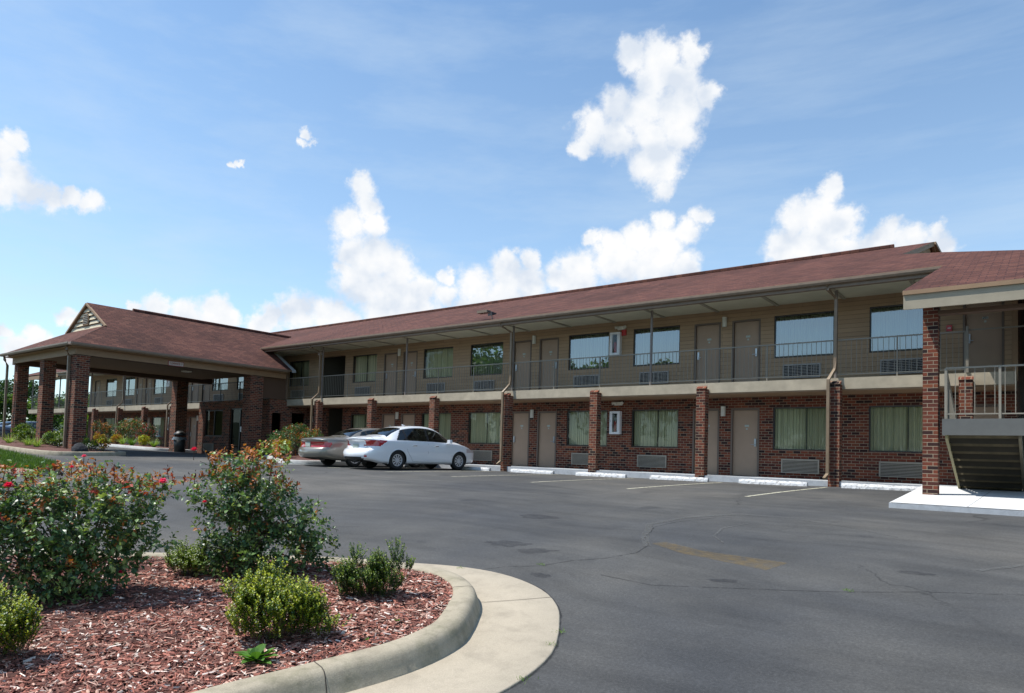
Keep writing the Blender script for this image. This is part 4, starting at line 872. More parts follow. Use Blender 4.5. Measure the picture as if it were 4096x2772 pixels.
    for ax in axles:
        for sgn in (-1, 1):
            yo = sgn*(W-.03); yi = sgn*(W-.24)
            b = MB(); n = 28; prof = [(R*.62, yi), (R*.93, yi), (R, yi+sgn*.03), (R, yo-sgn*.03), (R*.95, yo), (R*.66, yo-sgn*.002), (R*.62, yo-sgn*.03)]; vs = []
            for i in range(n):
                a = 2*math.pi*i/n
                vs += [(ax+p*math.cos(a), y, R+p*math.sin(a)) for p, y in prof]
            m_ = len(prof); b.add(vs, [(i*m_+j, i*m_+j+1, ((i+1) % n)*m_+j+1, ((i+1) % n)*m_+j) for i in range(n) for j in range(m_-1)], 'tyre')
            wh = b.build('wheel', root, smooth=True)
            b = MB(); yr = yo-sgn*.028; ns = 10 if fine else 7
            b.add([(ax+R*.63*math.cos(2*math.pi*i/24), yr-sgn*.05, R+R*.63*math.sin(2*math.pi*i/24)) for i in range(24)], [tuple(range(24))], 'blackp')
            for i in range(24):
                a0, a1 = 2*math.pi*i/24, 2*math.pi*(i+1)/24
                b.add([(ax+q*math.cos(a), y, R+q*math.sin(a)) for a in (a0, a1) for q, y in ((R*.63, yr-sgn*.01), (R*.63, yr+sgn*.012), (R*.57, yr+sgn*.012), (R*.56, yr-sgn*.03))], [(0, 1, 5, 4), (1, 2, 6, 5), (2, 3, 7, 6)], 'rim')
            for i in range(ns):
                a = 2*math.pi*i/ns; c_, s_2 = math.cos(a), math.sin(a); q = lambda p, w_: (ax+p*c_-w_*s_2, yr+sgn*(.004 if p > .1 else .012), R+p*s_2+w_*c_)
                b.add([q(.03, -.016), q(R*.6, -.024), q(R*.6, .024), q(.03, .016)], [(0, 1, 2, 3)], 'rim')
            b.tube([(ax, yr-sgn*.02, R), (ax, yr+sgn*.02, R)], [.055, .045], 'rim', 12); b.build('rim', wh)
            b = MB(); vs = []
            for i in range(15):
                a = math.pi*i/14*1.25-.39; vs += [(ax+(RA+.0)*math.cos(a), sgn*(W-.06), .31+(RA+.0)*math.sin(a)), (ax+(RA+.0)*math.cos(a), sgn*(W-.42), .31+(RA)*math.sin(a))]
            b.add(vs, [(2*i, 2*i+1, 2*i+3, 2*i+2) for i in range(14)], 'blackp'); b.build('wheel_arch', root)
    # licence plate, mirrors, handles
    px, pz = S['plate']; b = MB(); b.box((px-.006, -.155, pz), (px, .155, pz+.16), 'plate'); b.build('licence_plate', root)
    for sgn in (-1, 1):
        mx, mz = S['mirror']; b = MB()
        b.tube([(mx, sgn*(W-.09), mz), (mx+.01, sgn*(W+.04), mz+.03)], [.02, .035], paint, 6)
        b.add([(mx-.05, sgn*(W+.02), mz-.02), (mx+.07, sgn*(W+.04), mz), (mx+.05, sgn*(W+.19), mz+.03), (mx-.05, sgn*(W+.17), mz+.01), (mx-.05, sgn*(W+.02), mz+.12), (mx+.05, sgn*(W+.04), mz+.11), (mx+.04, sgn*(W+.17), mz+.13), (mx-.05, sgn*(W+.17), mz+.13)], [(0, 1, 2, 3), (4, 5, 6, 7), (0, 1, 5, 4), (1, 2, 6, 5), (2, 3, 7, 6), (3, 0, 4, 7)], paint); b.build('mirror', root)
        if fine:
            for hx in S['handles']:
                b = MB(); b.tube([(hx-.09, sgn*(W-.012), .805), (hx-.06, sgn*(W+.022), .81), (hx+.06, sgn*(W+.022), .812), (hx+.09, sgn*(W-.012), .812)], .013, 'chrome', 6); b.build('door_handle', root)
            b = MB()
            for pts in S['seams']:
                q = []
                for x, z in pts:
                    s = section(x); best = min((abs(zz-z), y) for r, y, zz in s if r < 4.6); q.append((x, sgn*(best[1]+.0015), z))
                b.tube(q, .0035, 'blackp', 4)
            b.build('door_seam', root)
    return root
def mk_class(a):
    def f(x, y, z, r, _):
        if 4.12 < r < 4.95:
            zb = a['zb']; 
            if x > a['c0']+(z-zb)*a['cs'] and x < a['w1']-(z-zb)*a['ws']:
                if any(b0-(z-zb)*.12 < x < b0+.07-(z-zb)*.12 for b0 in a['pil']): return 'window_trim'
                return 'window'
            if x > a['c0']-.035+(z-zb)*a['cs'] and x < a['w1']+.05-(z-zb)*a['ws']: return 'window_trim'
        if r > 5.15 and (a['rg'][0] < x < a['rg'][1] or a['wg'][0] < x < a['wg'][1]): return 'window'
        if x < a['tlx']-(.93-z)*a['tls'] and a['tlz'][0] < z < a['tlz'][1] and y > .5: return 'tail_light'
        if x > a['hl'] and .62 < z < .76 and y > .4: return 'headlight'
        return 'body'
    return f
sent = dict(L=4.62, W=1.76, bulge=.13, keys=[(0, .70, .965, 1.03, .60, .30), (.10, .79, .975, 1.065, .64, .27), (.35, .85, .962, 1.10, .64, .21), (.62, .872, .95, 1.125, .63, .20), (.95, .88, .945, 1.29, .585, .19), (1.35, .88, .94, 1.435, .56, .19), (1.9, .88, .93, 1.50, .565, .19), (2.45, .88, .925, 1.485, .57, .19), (2.9, .88, .92, 1.37, .575, .19), (3.42, .878, .915, 1.075, .61, .19), (3.9, .865, .86, .97, .62, .2), (4.25, .81, .76, .86, .57, .21), (4.5, .70, .64, .71, .48, .23), (4.62, .60, .56, .60, .42, .26)],
    axles=(1.0, 3.70), ra=.352, r=.318, rear=[(.28, .66, .11), (.66, .93, -.05), (.93, 1.1, .05)], plate=(-.088, .66), mirror=(3.12, .93), handles=(1.68, 2.62), seats=(1.55, 2.45),
    seams=[[(1.32, .90), (1.38, .62), (1.52, .42), (1.62, .28), (2.28, .26), (3.30, .27), (3.33, .5), (3.36, .87)], [(2.26, .9), (2.26, .6), (2.28, .27)]])
sent['classify'] = mk_class(dict(zb=.95, c0=.98, cs=.75, w1=3.32, ws=1.2, pil=(1.36, 2.28), rg=(.66, 1.26), wg=(2.72, 3.36), tlx=.56, tls=1.5, tlz=(.765, .955), hl=4.05))
def cap_s(end, y, z, r):
    if end == 0:
        if y > .44 and .765 < z < .955: return 'tail_light'
        if y < .52 and .27 < z < .40: return 'rear_bumper_trim'
        if .56 < y < .66 and .40 < z < .46: return 'reflector'
        return 'body'
    return 'rear_bumper_trim' if z < .5 and y < .4 else 'body'
sent['cap'] = cap_s
buick = dict(L=4.95, W=1.85, bulge=.17, keys=[(0, .76, .90, .93, .62, .30), (.12, .84, .925, .985, .68, .27), (.45, .895, .93, 1.03, .68, .22), (1.0, .92, .925, 1.07, .66, .20), (1.4, .925, .92, 1.26, .60, .2), (1.8, .925, .915, 1.38, .585, .2), (2.3, .925, .91, 1.43, .59, .2), (2.8, .925, .905, 1.39, .59, .2), (3.2, .92, .90, 1.20, .60, .2), (3.55, .915, .89, 1.02, .64, .2), (4.2, .89, .83, .94, .65, .21), (4.7, .80, .72, .82, .58, .23), (4.95, .68, .6, .66, .5, .28)],
    axles=(1.18, 3.95), ra=.345, r=.315, rear=[(.28, .64, .08), (.64, .86, -.02), (.86, 1.0, .03)], plate=(-.155, .665), mirror=(3.2, .90), handles=(1.95, 2.95), seats=(1.8, 2.7),
    seams=[[(1.62, .88), (1.66, .6), (1.72, .28), (3.5, .27), (3.5, .86)], [(2.5, .88), (2.5, .28)]])
buick['classify'] = mk_class(dict(zb=.92, c0=1.35, cs=.8, w1=3.42, ws=1.1, pil=(1.75, 2.52), rg=(1.08, 1.66), wg=(2.95, 3.45), tlx=.34, tls=.6, tlz=(.645, .835), hl=4.5))
def cap_b(end, y, z, r):
    if end == 0:
        if .65 < z < .835 and y > .15: return 'tail_light'
        return 'body'
    return 'rear_bumper_trim' if z < .5 and y < .4 else 'body'
buick['cap'] = cap_b
def park(name, ax, ay, head, S, paint, label, fine=1):
    h = R_(90-head); ox, oy = ax-S['axles'][0]*math.cos(h), ay-S['axles'][0]*math.sin(h)
    fx, fy = ax+S['axles'][1]*math.cos(h)*.7, ay+S['axles'][1]*math.sin(h)*.7
    o = make_car(name, (ox, oy, g(ax, ay)), h, S, paint, label, fine)
    slope = (g(fx, fy)-g(ax, ay))/(S['axles'][1]*.7); o.rotation_euler = (0, -slope, h); return o
c1 = park('parked_car', -17.83, 15.97, 6.5, sent, 'cwhite', 'white compact sedan parked nose-in toward the brick building, nearest the camera')
c2 = park('parked_car', -20.02, 15.95, 5.0, buick, 'cgold', 'champagne beige older sedan with full width red tail lights, parked left of the white sedan')
park('parked_car', -51.6, 15.3, 3, buick, 'cnavy', 'dark navy sedan seen between the left porch pillars', 0)
park('parked_car', -54.6, 15.2, 3, buick, 'cblue', 'blue sedan at the far left, half hidden by the leftmost porch pillar', 0)
# badges and trim on the two near cars
b = MB(); b.tube([(-.118, -.36, .955), (-.135, 0, .958), (-.118, .36, .955)], .014, 'chrome', 4)
b.tube([(-.125, .055*math.cos(R_(a)), 1.01+.04*math.sin(R_(a))) for a in range(0, 361, 30)], .007, 'chrome', 4); b.tube([(-.128, -.07, 1.01), (-.128, .07, 1.01)], .008, 'chrome', 4); b.build('badge', c1)
b = MB()
bx_ = lambda y, o: -.13*(1-(y/.72)**2)-o
for pts in ([(-.60, .74), (-.36, .60), (.36, .60), (.60, .74)], [(-.70, .50), (-.35, .455), (.35, .455), (.70, .50)]):
    q = []
    for (y0, z0), (y1, z1) in zip(pts, pts[1:]):
        for k in range(6): y = y0+(y1-y0)*k/6; z = z0+(z1-z0)*k/6; q.append((bx_(y, .11*math.sin(math.pi*(z-.28)/.38)**.5 if z < .66 else -.02), y, z))
    b.tube(q, .005, 'blackp', 4)
b.build('boot_seam', c1)
b = MB(); b.add([(1.78, -.03, 1.505), (1.88, -.03, 1.51), (1.88, .03, 1.51), (1.78, .03, 1.505), (1.74, 0, 1.55)], [(0, 1, 4), (1, 2, 4), (2, 3, 4), (3, 0, 4)], 'cwhite'); b.build('antenna', c1)
b = MB(); b.tube([(-.15, -.45, .60), (-.19, 0, .60), (-.15, .45, .60)], .012, 'chrome', 4); b.build('bumper_strip', c2)

# ------------------------------------------------------------------ kerbs and planting beds
def smooth_loop(pts, step=.12, closed=True):
    n = len(pts); out = []; rng = range(n if closed else n-1)
    for i in rng:
        p0, p1, p2, p3 = (Vector(pts[(i+k) % n] if closed else pts[max(0, min(n-1, i+k))]).to_2d() for k in (-1, 0, 1, 2))
        m = max(1, int((p2-p1).length/step))
        for k in range(m):
            u = k/m; out.append(.5*((2*p1)+(-p0+p2)*u+(2*p0-5*p1+4*p2-p3)*u*u+(-p0+3*p1-3*p2+p3)*u**3))
    if not closed: out.append(Vector(pts[-1]).to_2d())
    return out
def kerb_sweep(name, loop, prof, m, outside=1, closed=True, base=g):
    """prof: list of (offset outward, height above ground) or functions of index"""
    n = len(loop); vs = []
    for i, p in enumerate(loop):
        a = loop[(i-1) % n] if closed or i else p; c = loop[(i+1) % n] if closed or i < n-1 else p
        d = (c-a).normalized(); nn = Vector((d.y, -d.x))*outside; k = len(vs)
        for o, h in (prof(i, p) if callable(prof) else prof):
            q = p+nn*o; vs.append((q.x, q.y, base(q.x, q.y)+h))
    w = len(vs)//n; b = MB()
    b.add(vs, [(i*w+j, ((i+1) % n)*w+j, ((i+1) % n)*w+j+1, i*w+j+1) for i in range(n if closed else n-1) for j in range(w-1)], m)
    return struct(b.build(name, smooth=True))
def inside(loop, x, y):
    c = False; n = len(loop); j = n-1
    for i in range(n):
        a, b = loop[i], loop[j]
        if (a.y > y) != (b.y > y) and x < (b.x-a.x)*(y-a.y)/(b.y-a.y)+a.x: c = not c
        j = i
    return c
def bed_surface(name, loop, h, m, rings=14, amp=.02, stuff=True, crown=0.):
    cx = sum(p.x for p in loop)/len(loop); cy = sum(p.y for p in loop)/len(loop); n = len(loop); b = MB(); rn = random.Random(1); vs = []
    for r in range(rings+1):
        f = 1-r/rings*.995
        for p in loop:
            x, y = cx+(p.x-cx)*f, cy+(p.y-cy)*f; vs.append((x, y, g(x, y)+h+crown*(1-f*f)+rn.uniform(-amp, amp)*(f < .99)))
    b.add(vs, [(r*n+i, r*n+(i+1) % n, (r+1)*n+(i+1) % n, (r+1)*n+i) for r in range(rings) for i in range(n)], m)
    o = b.build(name, smooth=False); o['kind'] = 'stuff' if stuff else 'structure'; return o

inner = [(-3.58, .9), (-3.98, 2.1), (-3.80, 2.78), (-3.655, 3.38), (-3.68, 3.82), (-3.80, 4.08), (-3.95, 4.32), (-4.12, 4.56), (-4.36, 4.78), (-4.72, 4.94), (-5.12, 4.94), (-5.65, 4.80), (-6.15, 4.58), (-6.85, 4.16), (-7.75, 3.62), (-9.2, 2.7), (-11, 1.4), (-11.5, 0), (-9, -1.5), (-5.5, -1.4), (-4.2, -.3)]
inner[0] = (-4.05, 1.2)
isl = smooth_loop(inner, .07)
prof_k = [(0, .06), (.0, .148), (.012, .158), (.14, .160), (.178, .148), (.20, .122), (.222, .07), (.242, .012), (.26, -.01)]
kerb_sweep('kerb', isl, prof_k, 'kerb', -1 if False else 1)
def prof_pan(i, p):
    k = max(0, min(1, (p.x+6.2)/2.2)); w = .42+.27*k*k*(3-2*k)
    return [(.235, .006), (.30, .004), (.235+w*.5, .006), (.235+w-.01, .014), (.235+w, .008), (.235+w+.004, -.03)]
kerb_sweep('gutter_pan', isl, prof_pan, 'pan')
# dark joint where asphalt meets the concrete
def prof_j(i, p):
    k = max(0, min(1, (p.x+6.2)/2.2)); w = .42+.27*k*k*(3-2*k); r = random.Random(i).uniform(-.006, .008)
    return [(.235+w-.004, .007), (.235+w+.013+r, .007)]
kerb_sweep('pavement_joint', isl, prof_j, 'crack')
for fi in (.02, .075, .16, .235, .30):     # sawn joints across kerb and pan
    i_ = int(len(isl)*fi); p_, nx_ = isl[i_], isl[i_+1]; d_ = (nx_-p_).normalized(); nn_ = Vector((d_.y, -d_.x)); kk = max(0, min(1, (p_.x+6.2)/2.2)); w_ = .42+.27*kk*kk*(3-2*kk)
    b = MB(); vs = []
    for o_, h_ in [(.0, .150), (.012, .160), (.14, .1622), (.179, .150), (.202, .124), (.224, .072), (.246, .016), (.30, .009), (.235+w_*.5, .0105), (.235+w_, .017)]:
        for e_ in (-.0035, .0035): q_ = p_+nn_*o_+d_*e_; vs.append((q_.x, q_.y, g(q_.x, q_.y)+h_))
    b.add(vs, [(2*k, 2*k+1, 2*k+3, 2*k+2) for k in range(9)], 'joint'); struct(b.build('kerb_joint'))
bed_surface('mulch', isl, .115, 'mulch', 26, .012, True, .03)

def island_h(x, y): return g(x, y)+.125
def chips(name, loop, n, xr, yr, seed, size=1., near=None):
    rn = random.Random(seed); b = MB(); ms = ['chipA', 'chipB', 'chipC', 'chipD', 'mulch']
    vs = {m: ([], []) for m in ms}; k = 0
    while k < n:
        x, y = rn.uniform(*xr), rn.uniform(*yr)
        if near and rn.random() > near(x, y): continue
        if not inside(loop, x, y): continue
        k += 1; m = rn.choices(ms[:4], (.47, .28, .18, .07))[0]
        L = rn.uniform(.012, .042)*size*(1.5 if rn.random() < .06 else 1); w = rn.uniform(.003, .0095)*size; a = rn.uniform(0, math.pi)
        d = Vector((math.cos(a), math.sin(a), rn.gauss(0, .22))); s = Vector((-math.sin(a), math.cos(a), rn.gauss(0, .45))); c = Vector((x, y, island_h(x, y)+rn.uniform(.004, .022)))
        V_, F_ = vs[m]; q = len(V_); up = Vector((0, 0, rn.uniform(.003, .007)*size))
        V_ += [c-d*L-s*w, c+d*L*rn.uniform(.8, 1)-s*w, c+d*L+s*w, c-d*L*rn.uniform(.8, 1)+s*w, c-d*L*.9+up, c+d*L*.9+up]
        F_ += [(q, q+1, q+5, q+4), (q+3, q+4, q+5, q+2), (q, q+4, q+3), (q+1, q+2, q+5)]
    for m, (V_, F_) in vs.items():
        if F_: b.add(V_, F_, m)
    o = b.build(name); o['kind'] = 'stuff'; return o
chips('bark_chips', isl, 30000, (-9, -3.5), (.8, 5.1), 7, 1.0, lambda x, y: 1 if x > -6.5 else .35)

# ------------------------------------------------------------------ plants
class Leaves:
    def __init__(s, seed): s.d = {}; s.r = random.Random(seed)
    def leaf(s, c, d, n, L, w, m, fold=.25):
        V_, F_ = s.d.setdefault(m, ([], [])); q = len(V_); d = d.normalized(); sd_ = d.cross(n)
        if sd_.length < 1e-4: sd_ = d.orthogonal()
        sd_.normalize(); n = sd_.cross(d)
        V_ += [c, c+d*L*.45+sd_*w+n*w*fold, c+d*L-n*L*.08, c+d*L*.45-sd_*w+n*w*fold, c+d*L*.5]
        F_ += [(q, q+4, q+1), (q+1, q+4, q+2), (q, q+3, q+4), (q+3, q+2, q+4)]
    def rv(s):
        while 1:
            v = Vector((s.r.uniform(-1, 1), s.r.uniform(-1, 1), s.r.uniform(-1, 1)))
            if .05 < v.length < 1: return v.normalized()
    def build(s, name, parent, ofs=(0, 0, 0)):
        b = MB()
        for m, (V_, F_) in s.d.items(): b.add(V_, F_, m)
        return b.build(name, parent, ofs)

def in_ell(rn, e, shell=.0):
    """random point in ellipsoid (cx,cy,cz,rx,ry,rz), biased outward"""
    while 1:
        v = Vector((rn.uniform(-1, 1), rn.uniform(-1, 1), rn.uniform(-1, 1)))
        l = v.length
        if l < 1 and (l > shell or rn.random() < .35): return Vector((e[0]+v.x*e[3], e[1]+v.y*e[4], e[2]+v.z*e[5])), v

def rose(name, x, y, ells, n, flowers, label, seed, rsize=.026, shoots=(), top=1.0, canes=26):
    z = g(x, y)+.12; root = thing(name, (x, y, z), label, 'rose bush', 'flowering rose bushes in the front bed', yaw)
    lv = Leaves(seed); rn = lv.r; vol = [e[3]*e[4]*e[5] for e in ells]; st = MB(); tips = []
    for k in range(canes):
        e = rn.choices(ells, vol)[0]; p, v = in_ell(rn, e, .4); p.z = max(p.z, .25)
        a = Vector((rn.uniform(-.06, .06), rn.uniform(-.06, .06), -.03)); mid = a.lerp(p, .5)+Vector((rn.uniform(-.08, .08), rn.uniform(-.08, .08), .12))
        pts = [a.lerp(mid, .5)*1., mid, mid.lerp(p, .5)+Vector((0, 0, .03)), p]; st.tube([a]+pts, [.009, .008, .006, .005, .003], 'stem', 5); tips += [(mid, p)]*2
    for k in range(n):
        e = rn.choices(ells, vol)[0]; p, v = in_ell(rn, e, .55)
        if p.z < .03: continue
        out = Vector((v.x, v.y, v.z*.6+.35)).normalized(); hrel = p.z/top
        # one spray: short twig with 5-7 leaflets
        tw = (out+lv.rv()*.7).normalized(); L = rn.uniform(.05, .11)
        if rn.random() < .22: st.tube([p-tw*L*.8, p+tw*L], .0022, 'stem', 3, False)
        pnew = max(0, (hrel-.62))*2.6+(.16 if v.z > .45 else .0)+.05
        red = rn.random() < pnew
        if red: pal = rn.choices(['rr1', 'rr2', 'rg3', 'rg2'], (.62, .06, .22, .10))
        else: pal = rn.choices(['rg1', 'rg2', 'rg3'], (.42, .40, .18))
        m = pal[0]; nl = rn.randint(5, 8)
        for j in range(nl):
            f = j/nl; c = p+tw*L*(f*2-1)*.8; side = tw.cross(lv.rv()).normalized(); d = (side+tw*.5+Vector((0, 0, -.15))).normalized()
            s_ = rsize*rn.uniform(.65, 1.25)*(1.1 if not red else .95); nn = (Vector((0, 0, 1))+lv.rv()*.7).normalized()
            lv.leaf(c, d, nn, s_*1.6, s_*.52, m)
    for (sx, sy, sz, dx, dz, L) in shoots:
        p = Vector((sx, sy, sz)); d = Vector((dx, rn.uniform(-.2, .2), dz)).normalized(); st.tube([p, p+d*L*.6, p+d*L+Vector((0, 0, .01))], [.004, .003, .002], 'stem', 4)
        for j in range(9):
            c = p+d*L*(.25+.75*j/9); lv.leaf(c, (lv.rv()+d*.6), lv.rv()*.5+Vector((0, 0, 1)), rn.uniform(.04, .065), .014, rn.choice(['rr1', 'rr1', 'rr2', 'rg3']))
        for j in range(rn.randint(1, 4)):
            c = p+d*L+lv.rv()*.022; lv.leaf(c, Vector((rn.uniform(-.4, .4), 0, 1)), lv.rv(), .03, .007, 'bud')
    st.build('canes', root); lv.build('leaves', root)
    for i, (fx, fy, fz, fr, pm) in enumerate(flowers):
        fl = Leaves(seed+50+i); c = Vector((fx, fy, fz))
        for ring, cnt in ((1., 9), (.75, 8), (.45, 6)):
            for j in range(cnt):
                a = 2*math.pi*(j+ring)/cnt; d = Vector((math.cos(a)*ring, math.sin(a)*ring, 1.25-ring*.9)); fl.leaf(c+Vector((0, 0, (1-ring)*fr*.25)), d, Vector((-math.cos(a), -math.sin(a), .8)), fr*1.0, fr*.5, pm, .3)
        fl.build('flower', root)
        tb = MB(); tb.tube([c-Vector((0, 0, .09)), c], .003, 'stem', 4); tb.build('flower_stalk', root)
    return root

q = .00458
E1 = [(dx*q, 0, dz*q, rx*q, ry*q, rz_*q) for dx, dz, rx, ry, rz_ in
      ((-10, 232, 62, 62, 42), (45, 250, 55, 55, 36), (-30, 170, 78, 78, 62), (35, 165, 78, 80, 70), (90, 140, 62, 62, 60), (140, 112, 56, 62, 52), (-10, 95, 80, 80, 62), (75, 62, 95, 95, 56), (165, 62, 44, 50, 44), (-70, 262, 26, 26, 14), (75, 282, 32, 26, 20), (10, 20, 95, 80, 40))]
sh1 = [(.55*math.sin(i*2.4)-.05, .2*math.cos(i*1.7), 1.02-.16*abs(math.sin(i*2.4)), .3*math.sin(i*1.3), 1, .08+.04*math.sin(i)) for i in range(16)]
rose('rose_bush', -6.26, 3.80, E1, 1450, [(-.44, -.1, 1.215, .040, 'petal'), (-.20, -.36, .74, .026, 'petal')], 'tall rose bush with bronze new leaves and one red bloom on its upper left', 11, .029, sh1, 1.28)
q = .0041
E0 = [(dx*q, dy*q, dz*q, rx*q, ry*q, rz_*q) for dx, dy, dz, rx, ry, rz_ in
      ((-100, 0, 225, 88, 88, 66), (30, 0, 240, 100, 90, 60), (130, 0, 225, 78, 80, 62), (185, 0, 225, 45, 50, 45), (20, 0, 165, 150, 110, 80), (-90, 0, 120, 110, 100, 90), (85, 0, 115, 95, 95, 74), (150, 0, 150, 55, 60, 60), (-190, 0, 180, 90, 110, 110), (0, 0, 50, 130, 105, 60), (195, 0, 130, 40, 42, 22))]
sh0 = [(-.55+i*.072, .25*math.cos(i*2.1), 1.02+.05*math.sin(i*2.9), .25*math.sin(i*1.3), 1, .07+.06*abs(math.sin(i*1.9))) for i in range(20)]
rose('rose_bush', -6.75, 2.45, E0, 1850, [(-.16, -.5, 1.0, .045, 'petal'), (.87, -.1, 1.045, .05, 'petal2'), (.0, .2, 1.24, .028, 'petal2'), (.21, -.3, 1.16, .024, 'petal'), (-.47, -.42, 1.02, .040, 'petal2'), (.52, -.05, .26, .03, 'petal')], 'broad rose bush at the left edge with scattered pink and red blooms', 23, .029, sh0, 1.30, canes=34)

def boxwood(x, y, ells, n, mats, label, seed, size=.0135, hang=()):
    z = g(x, y)+.10; root = thing('boxwood_shrub', (x, y, z), label, 'shrub', 'small boxwood shrubs in the front bed', yaw)
    lv = Leaves(seed); rn = lv.r; st = MB(); vol = [e[3]*e[4]*e[5] for e in ells]
    wt = [v_**.62 for v_ in vol]
    for k in range(n):
        e = rn.choices(ells, wt)[0]; p, v = in_ell(rn, e, .6)
        if p.z < .01: continue
        up = Vector((v.x*.5+rn.gauss(0, .15), v.y*.5+rn.gauss(0, .15), .9)).normalized(); L = rn.uniform(.05, .12)
        if rn.random() < .3: st.tube([p-up*.06, p+up*L], .0018, 'stem', 3, False)
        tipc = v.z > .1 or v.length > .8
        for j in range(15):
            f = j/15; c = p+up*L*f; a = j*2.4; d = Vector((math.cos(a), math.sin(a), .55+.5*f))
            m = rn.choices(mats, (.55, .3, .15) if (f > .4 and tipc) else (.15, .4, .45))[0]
            s_ = size*rn.uniform(.75, 1.2); lv.leaf(c, d, Vector((-math.cos(a), -math.sin(a), .8)), s_*1.5, s_*.5, m, .15)
    for k in range(14):
        e = rn.choices(ells, vol)[0]; p, v = in_ell(rn, e, .3); st.tube([(0, 0, -.02), (p.x*.4, p.y*.4, p.z*.5), tuple(p)], [.007, .005, .003], 'stem', 4)
    st.build('branches', root); lv.build('foliage', root); return root
def bumpy(base, n, seed, k=.45):
    rn = random.Random(seed); out = list(base)
    for i in range(n):
        e = rn.choice(base); a = rn.uniform(0, 2*math.pi); el = rn.uniform(.05, 1.2)
        r = rn.uniform(.25, k); out.append((e[0]+e[3]*.82*math.cos(a)*math.cos(el), e[1]+e[4]*.82*math.sin(a)*math.cos(el), e[2]+e[5]*.85*math.sin(el), e[3]*r, e[4]*r, e[5]*r*1.2))
    return out
def spiky(ells, n, seed):
    rn = random.Random(seed); big = sorted(ells, key=lambda e: -e[3]*e[5])[:6]; out = list(ells)
    for i in range(n):
        e = rn.choice(big); a = rn.uniform(0, 2*math.pi); q = rn.uniform(.2, .95); h = math.sqrt(1-q*q)
        out.append((e[0]+e[3]*q*math.cos(a)*1.05, e[1]+e[4]*q*math.sin(a)*1.05, e[2]+e[5]*h+.02, rn.uniform(.022, .04), rn.uniform(.022, .04), rn.uniform(.05, .10)))
    return out
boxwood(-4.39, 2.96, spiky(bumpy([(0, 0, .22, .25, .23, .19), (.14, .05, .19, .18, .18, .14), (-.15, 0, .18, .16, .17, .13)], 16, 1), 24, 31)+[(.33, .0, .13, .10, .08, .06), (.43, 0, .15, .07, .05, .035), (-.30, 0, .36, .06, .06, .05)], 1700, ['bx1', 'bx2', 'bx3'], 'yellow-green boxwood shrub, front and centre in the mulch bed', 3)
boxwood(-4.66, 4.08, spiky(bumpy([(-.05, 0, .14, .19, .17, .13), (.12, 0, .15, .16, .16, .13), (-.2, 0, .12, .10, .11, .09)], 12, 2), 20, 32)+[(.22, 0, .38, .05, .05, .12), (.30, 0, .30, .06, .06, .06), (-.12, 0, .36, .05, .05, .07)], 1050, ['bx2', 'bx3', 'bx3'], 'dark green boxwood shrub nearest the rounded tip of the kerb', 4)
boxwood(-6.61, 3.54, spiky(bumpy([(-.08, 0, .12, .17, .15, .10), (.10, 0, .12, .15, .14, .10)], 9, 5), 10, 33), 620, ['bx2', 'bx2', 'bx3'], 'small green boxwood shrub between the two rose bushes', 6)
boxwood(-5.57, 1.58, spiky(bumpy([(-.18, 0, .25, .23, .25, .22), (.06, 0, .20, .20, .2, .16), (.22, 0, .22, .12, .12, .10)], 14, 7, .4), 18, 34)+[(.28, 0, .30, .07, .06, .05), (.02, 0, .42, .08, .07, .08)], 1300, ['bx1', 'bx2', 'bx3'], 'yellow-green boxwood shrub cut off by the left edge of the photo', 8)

def weed(x, y, n, L, w, label, seed, tall=0.):
    z = g(x, y)+.125; root = thing('weed', (x, y, z), label, 'weed', 'weeds sprouting in the mulch'); lv = Leaves(seed); rn = lv.r
    for j in range(n):
        a = j*2.4; el = rn.uniform(.45, 1.2); d = Vector((math.cos(a)*math.cos(el), math.sin(a)*math.cos(el), math.sin(el))); l = L*rn.uniform(.6, 1.1)
        c = Vector((0, 0, tall*j/n)); V_, F_ = lv.d.setdefault('weed', ([], [])); s = d.cross(Vector((0, 0, 1))).normalized(); k = len(V_); S_ = 5
        for i in range(S_+1):
            f = i/S_; ww = w*math.sin(math.pi*(f*.92+.05)); p = c+d*l*f+Vector((0, 0, -.35*l*f*f)); V_ += [p-s*ww, p-Vector((0, 0, ww*.4)), p+s*ww]
        for i in range(S_): F_ += [(k+3*i, k+3*i+1, k+3*i+4, k+3*i+3), (k+3*i+1, k+3*i+2, k+3*i+5, k+3*i+4)]
    lv.build('leaves', root); return root
weed(-4.12, 2.66, 18, .20, .034, 'broad-leaved weed just in front of the yellow-green boxwood', 1, .05)
weed(-3.98, 3.78, 9, .055, .010, 'small weed in the mulch right of the boxwood, near the kerb', 2)
weed(-3.86, 3.38, 7, .04, .008, 'tiny upright weed close beside the inner kerb face', 3)
weed(-5.35, 2.72, 8, .05, .011, 'small weed in bare mulch below the broad rose bush', 4)
weed(-5.2, 2.25, 8, .04, .011, 'low round-leaved weed in the mulch, left part of the bed', 5)
weed(-4.15, 4.0, 5, .035, .009, 'seedling at the foot of the dark green boxwood', 6)

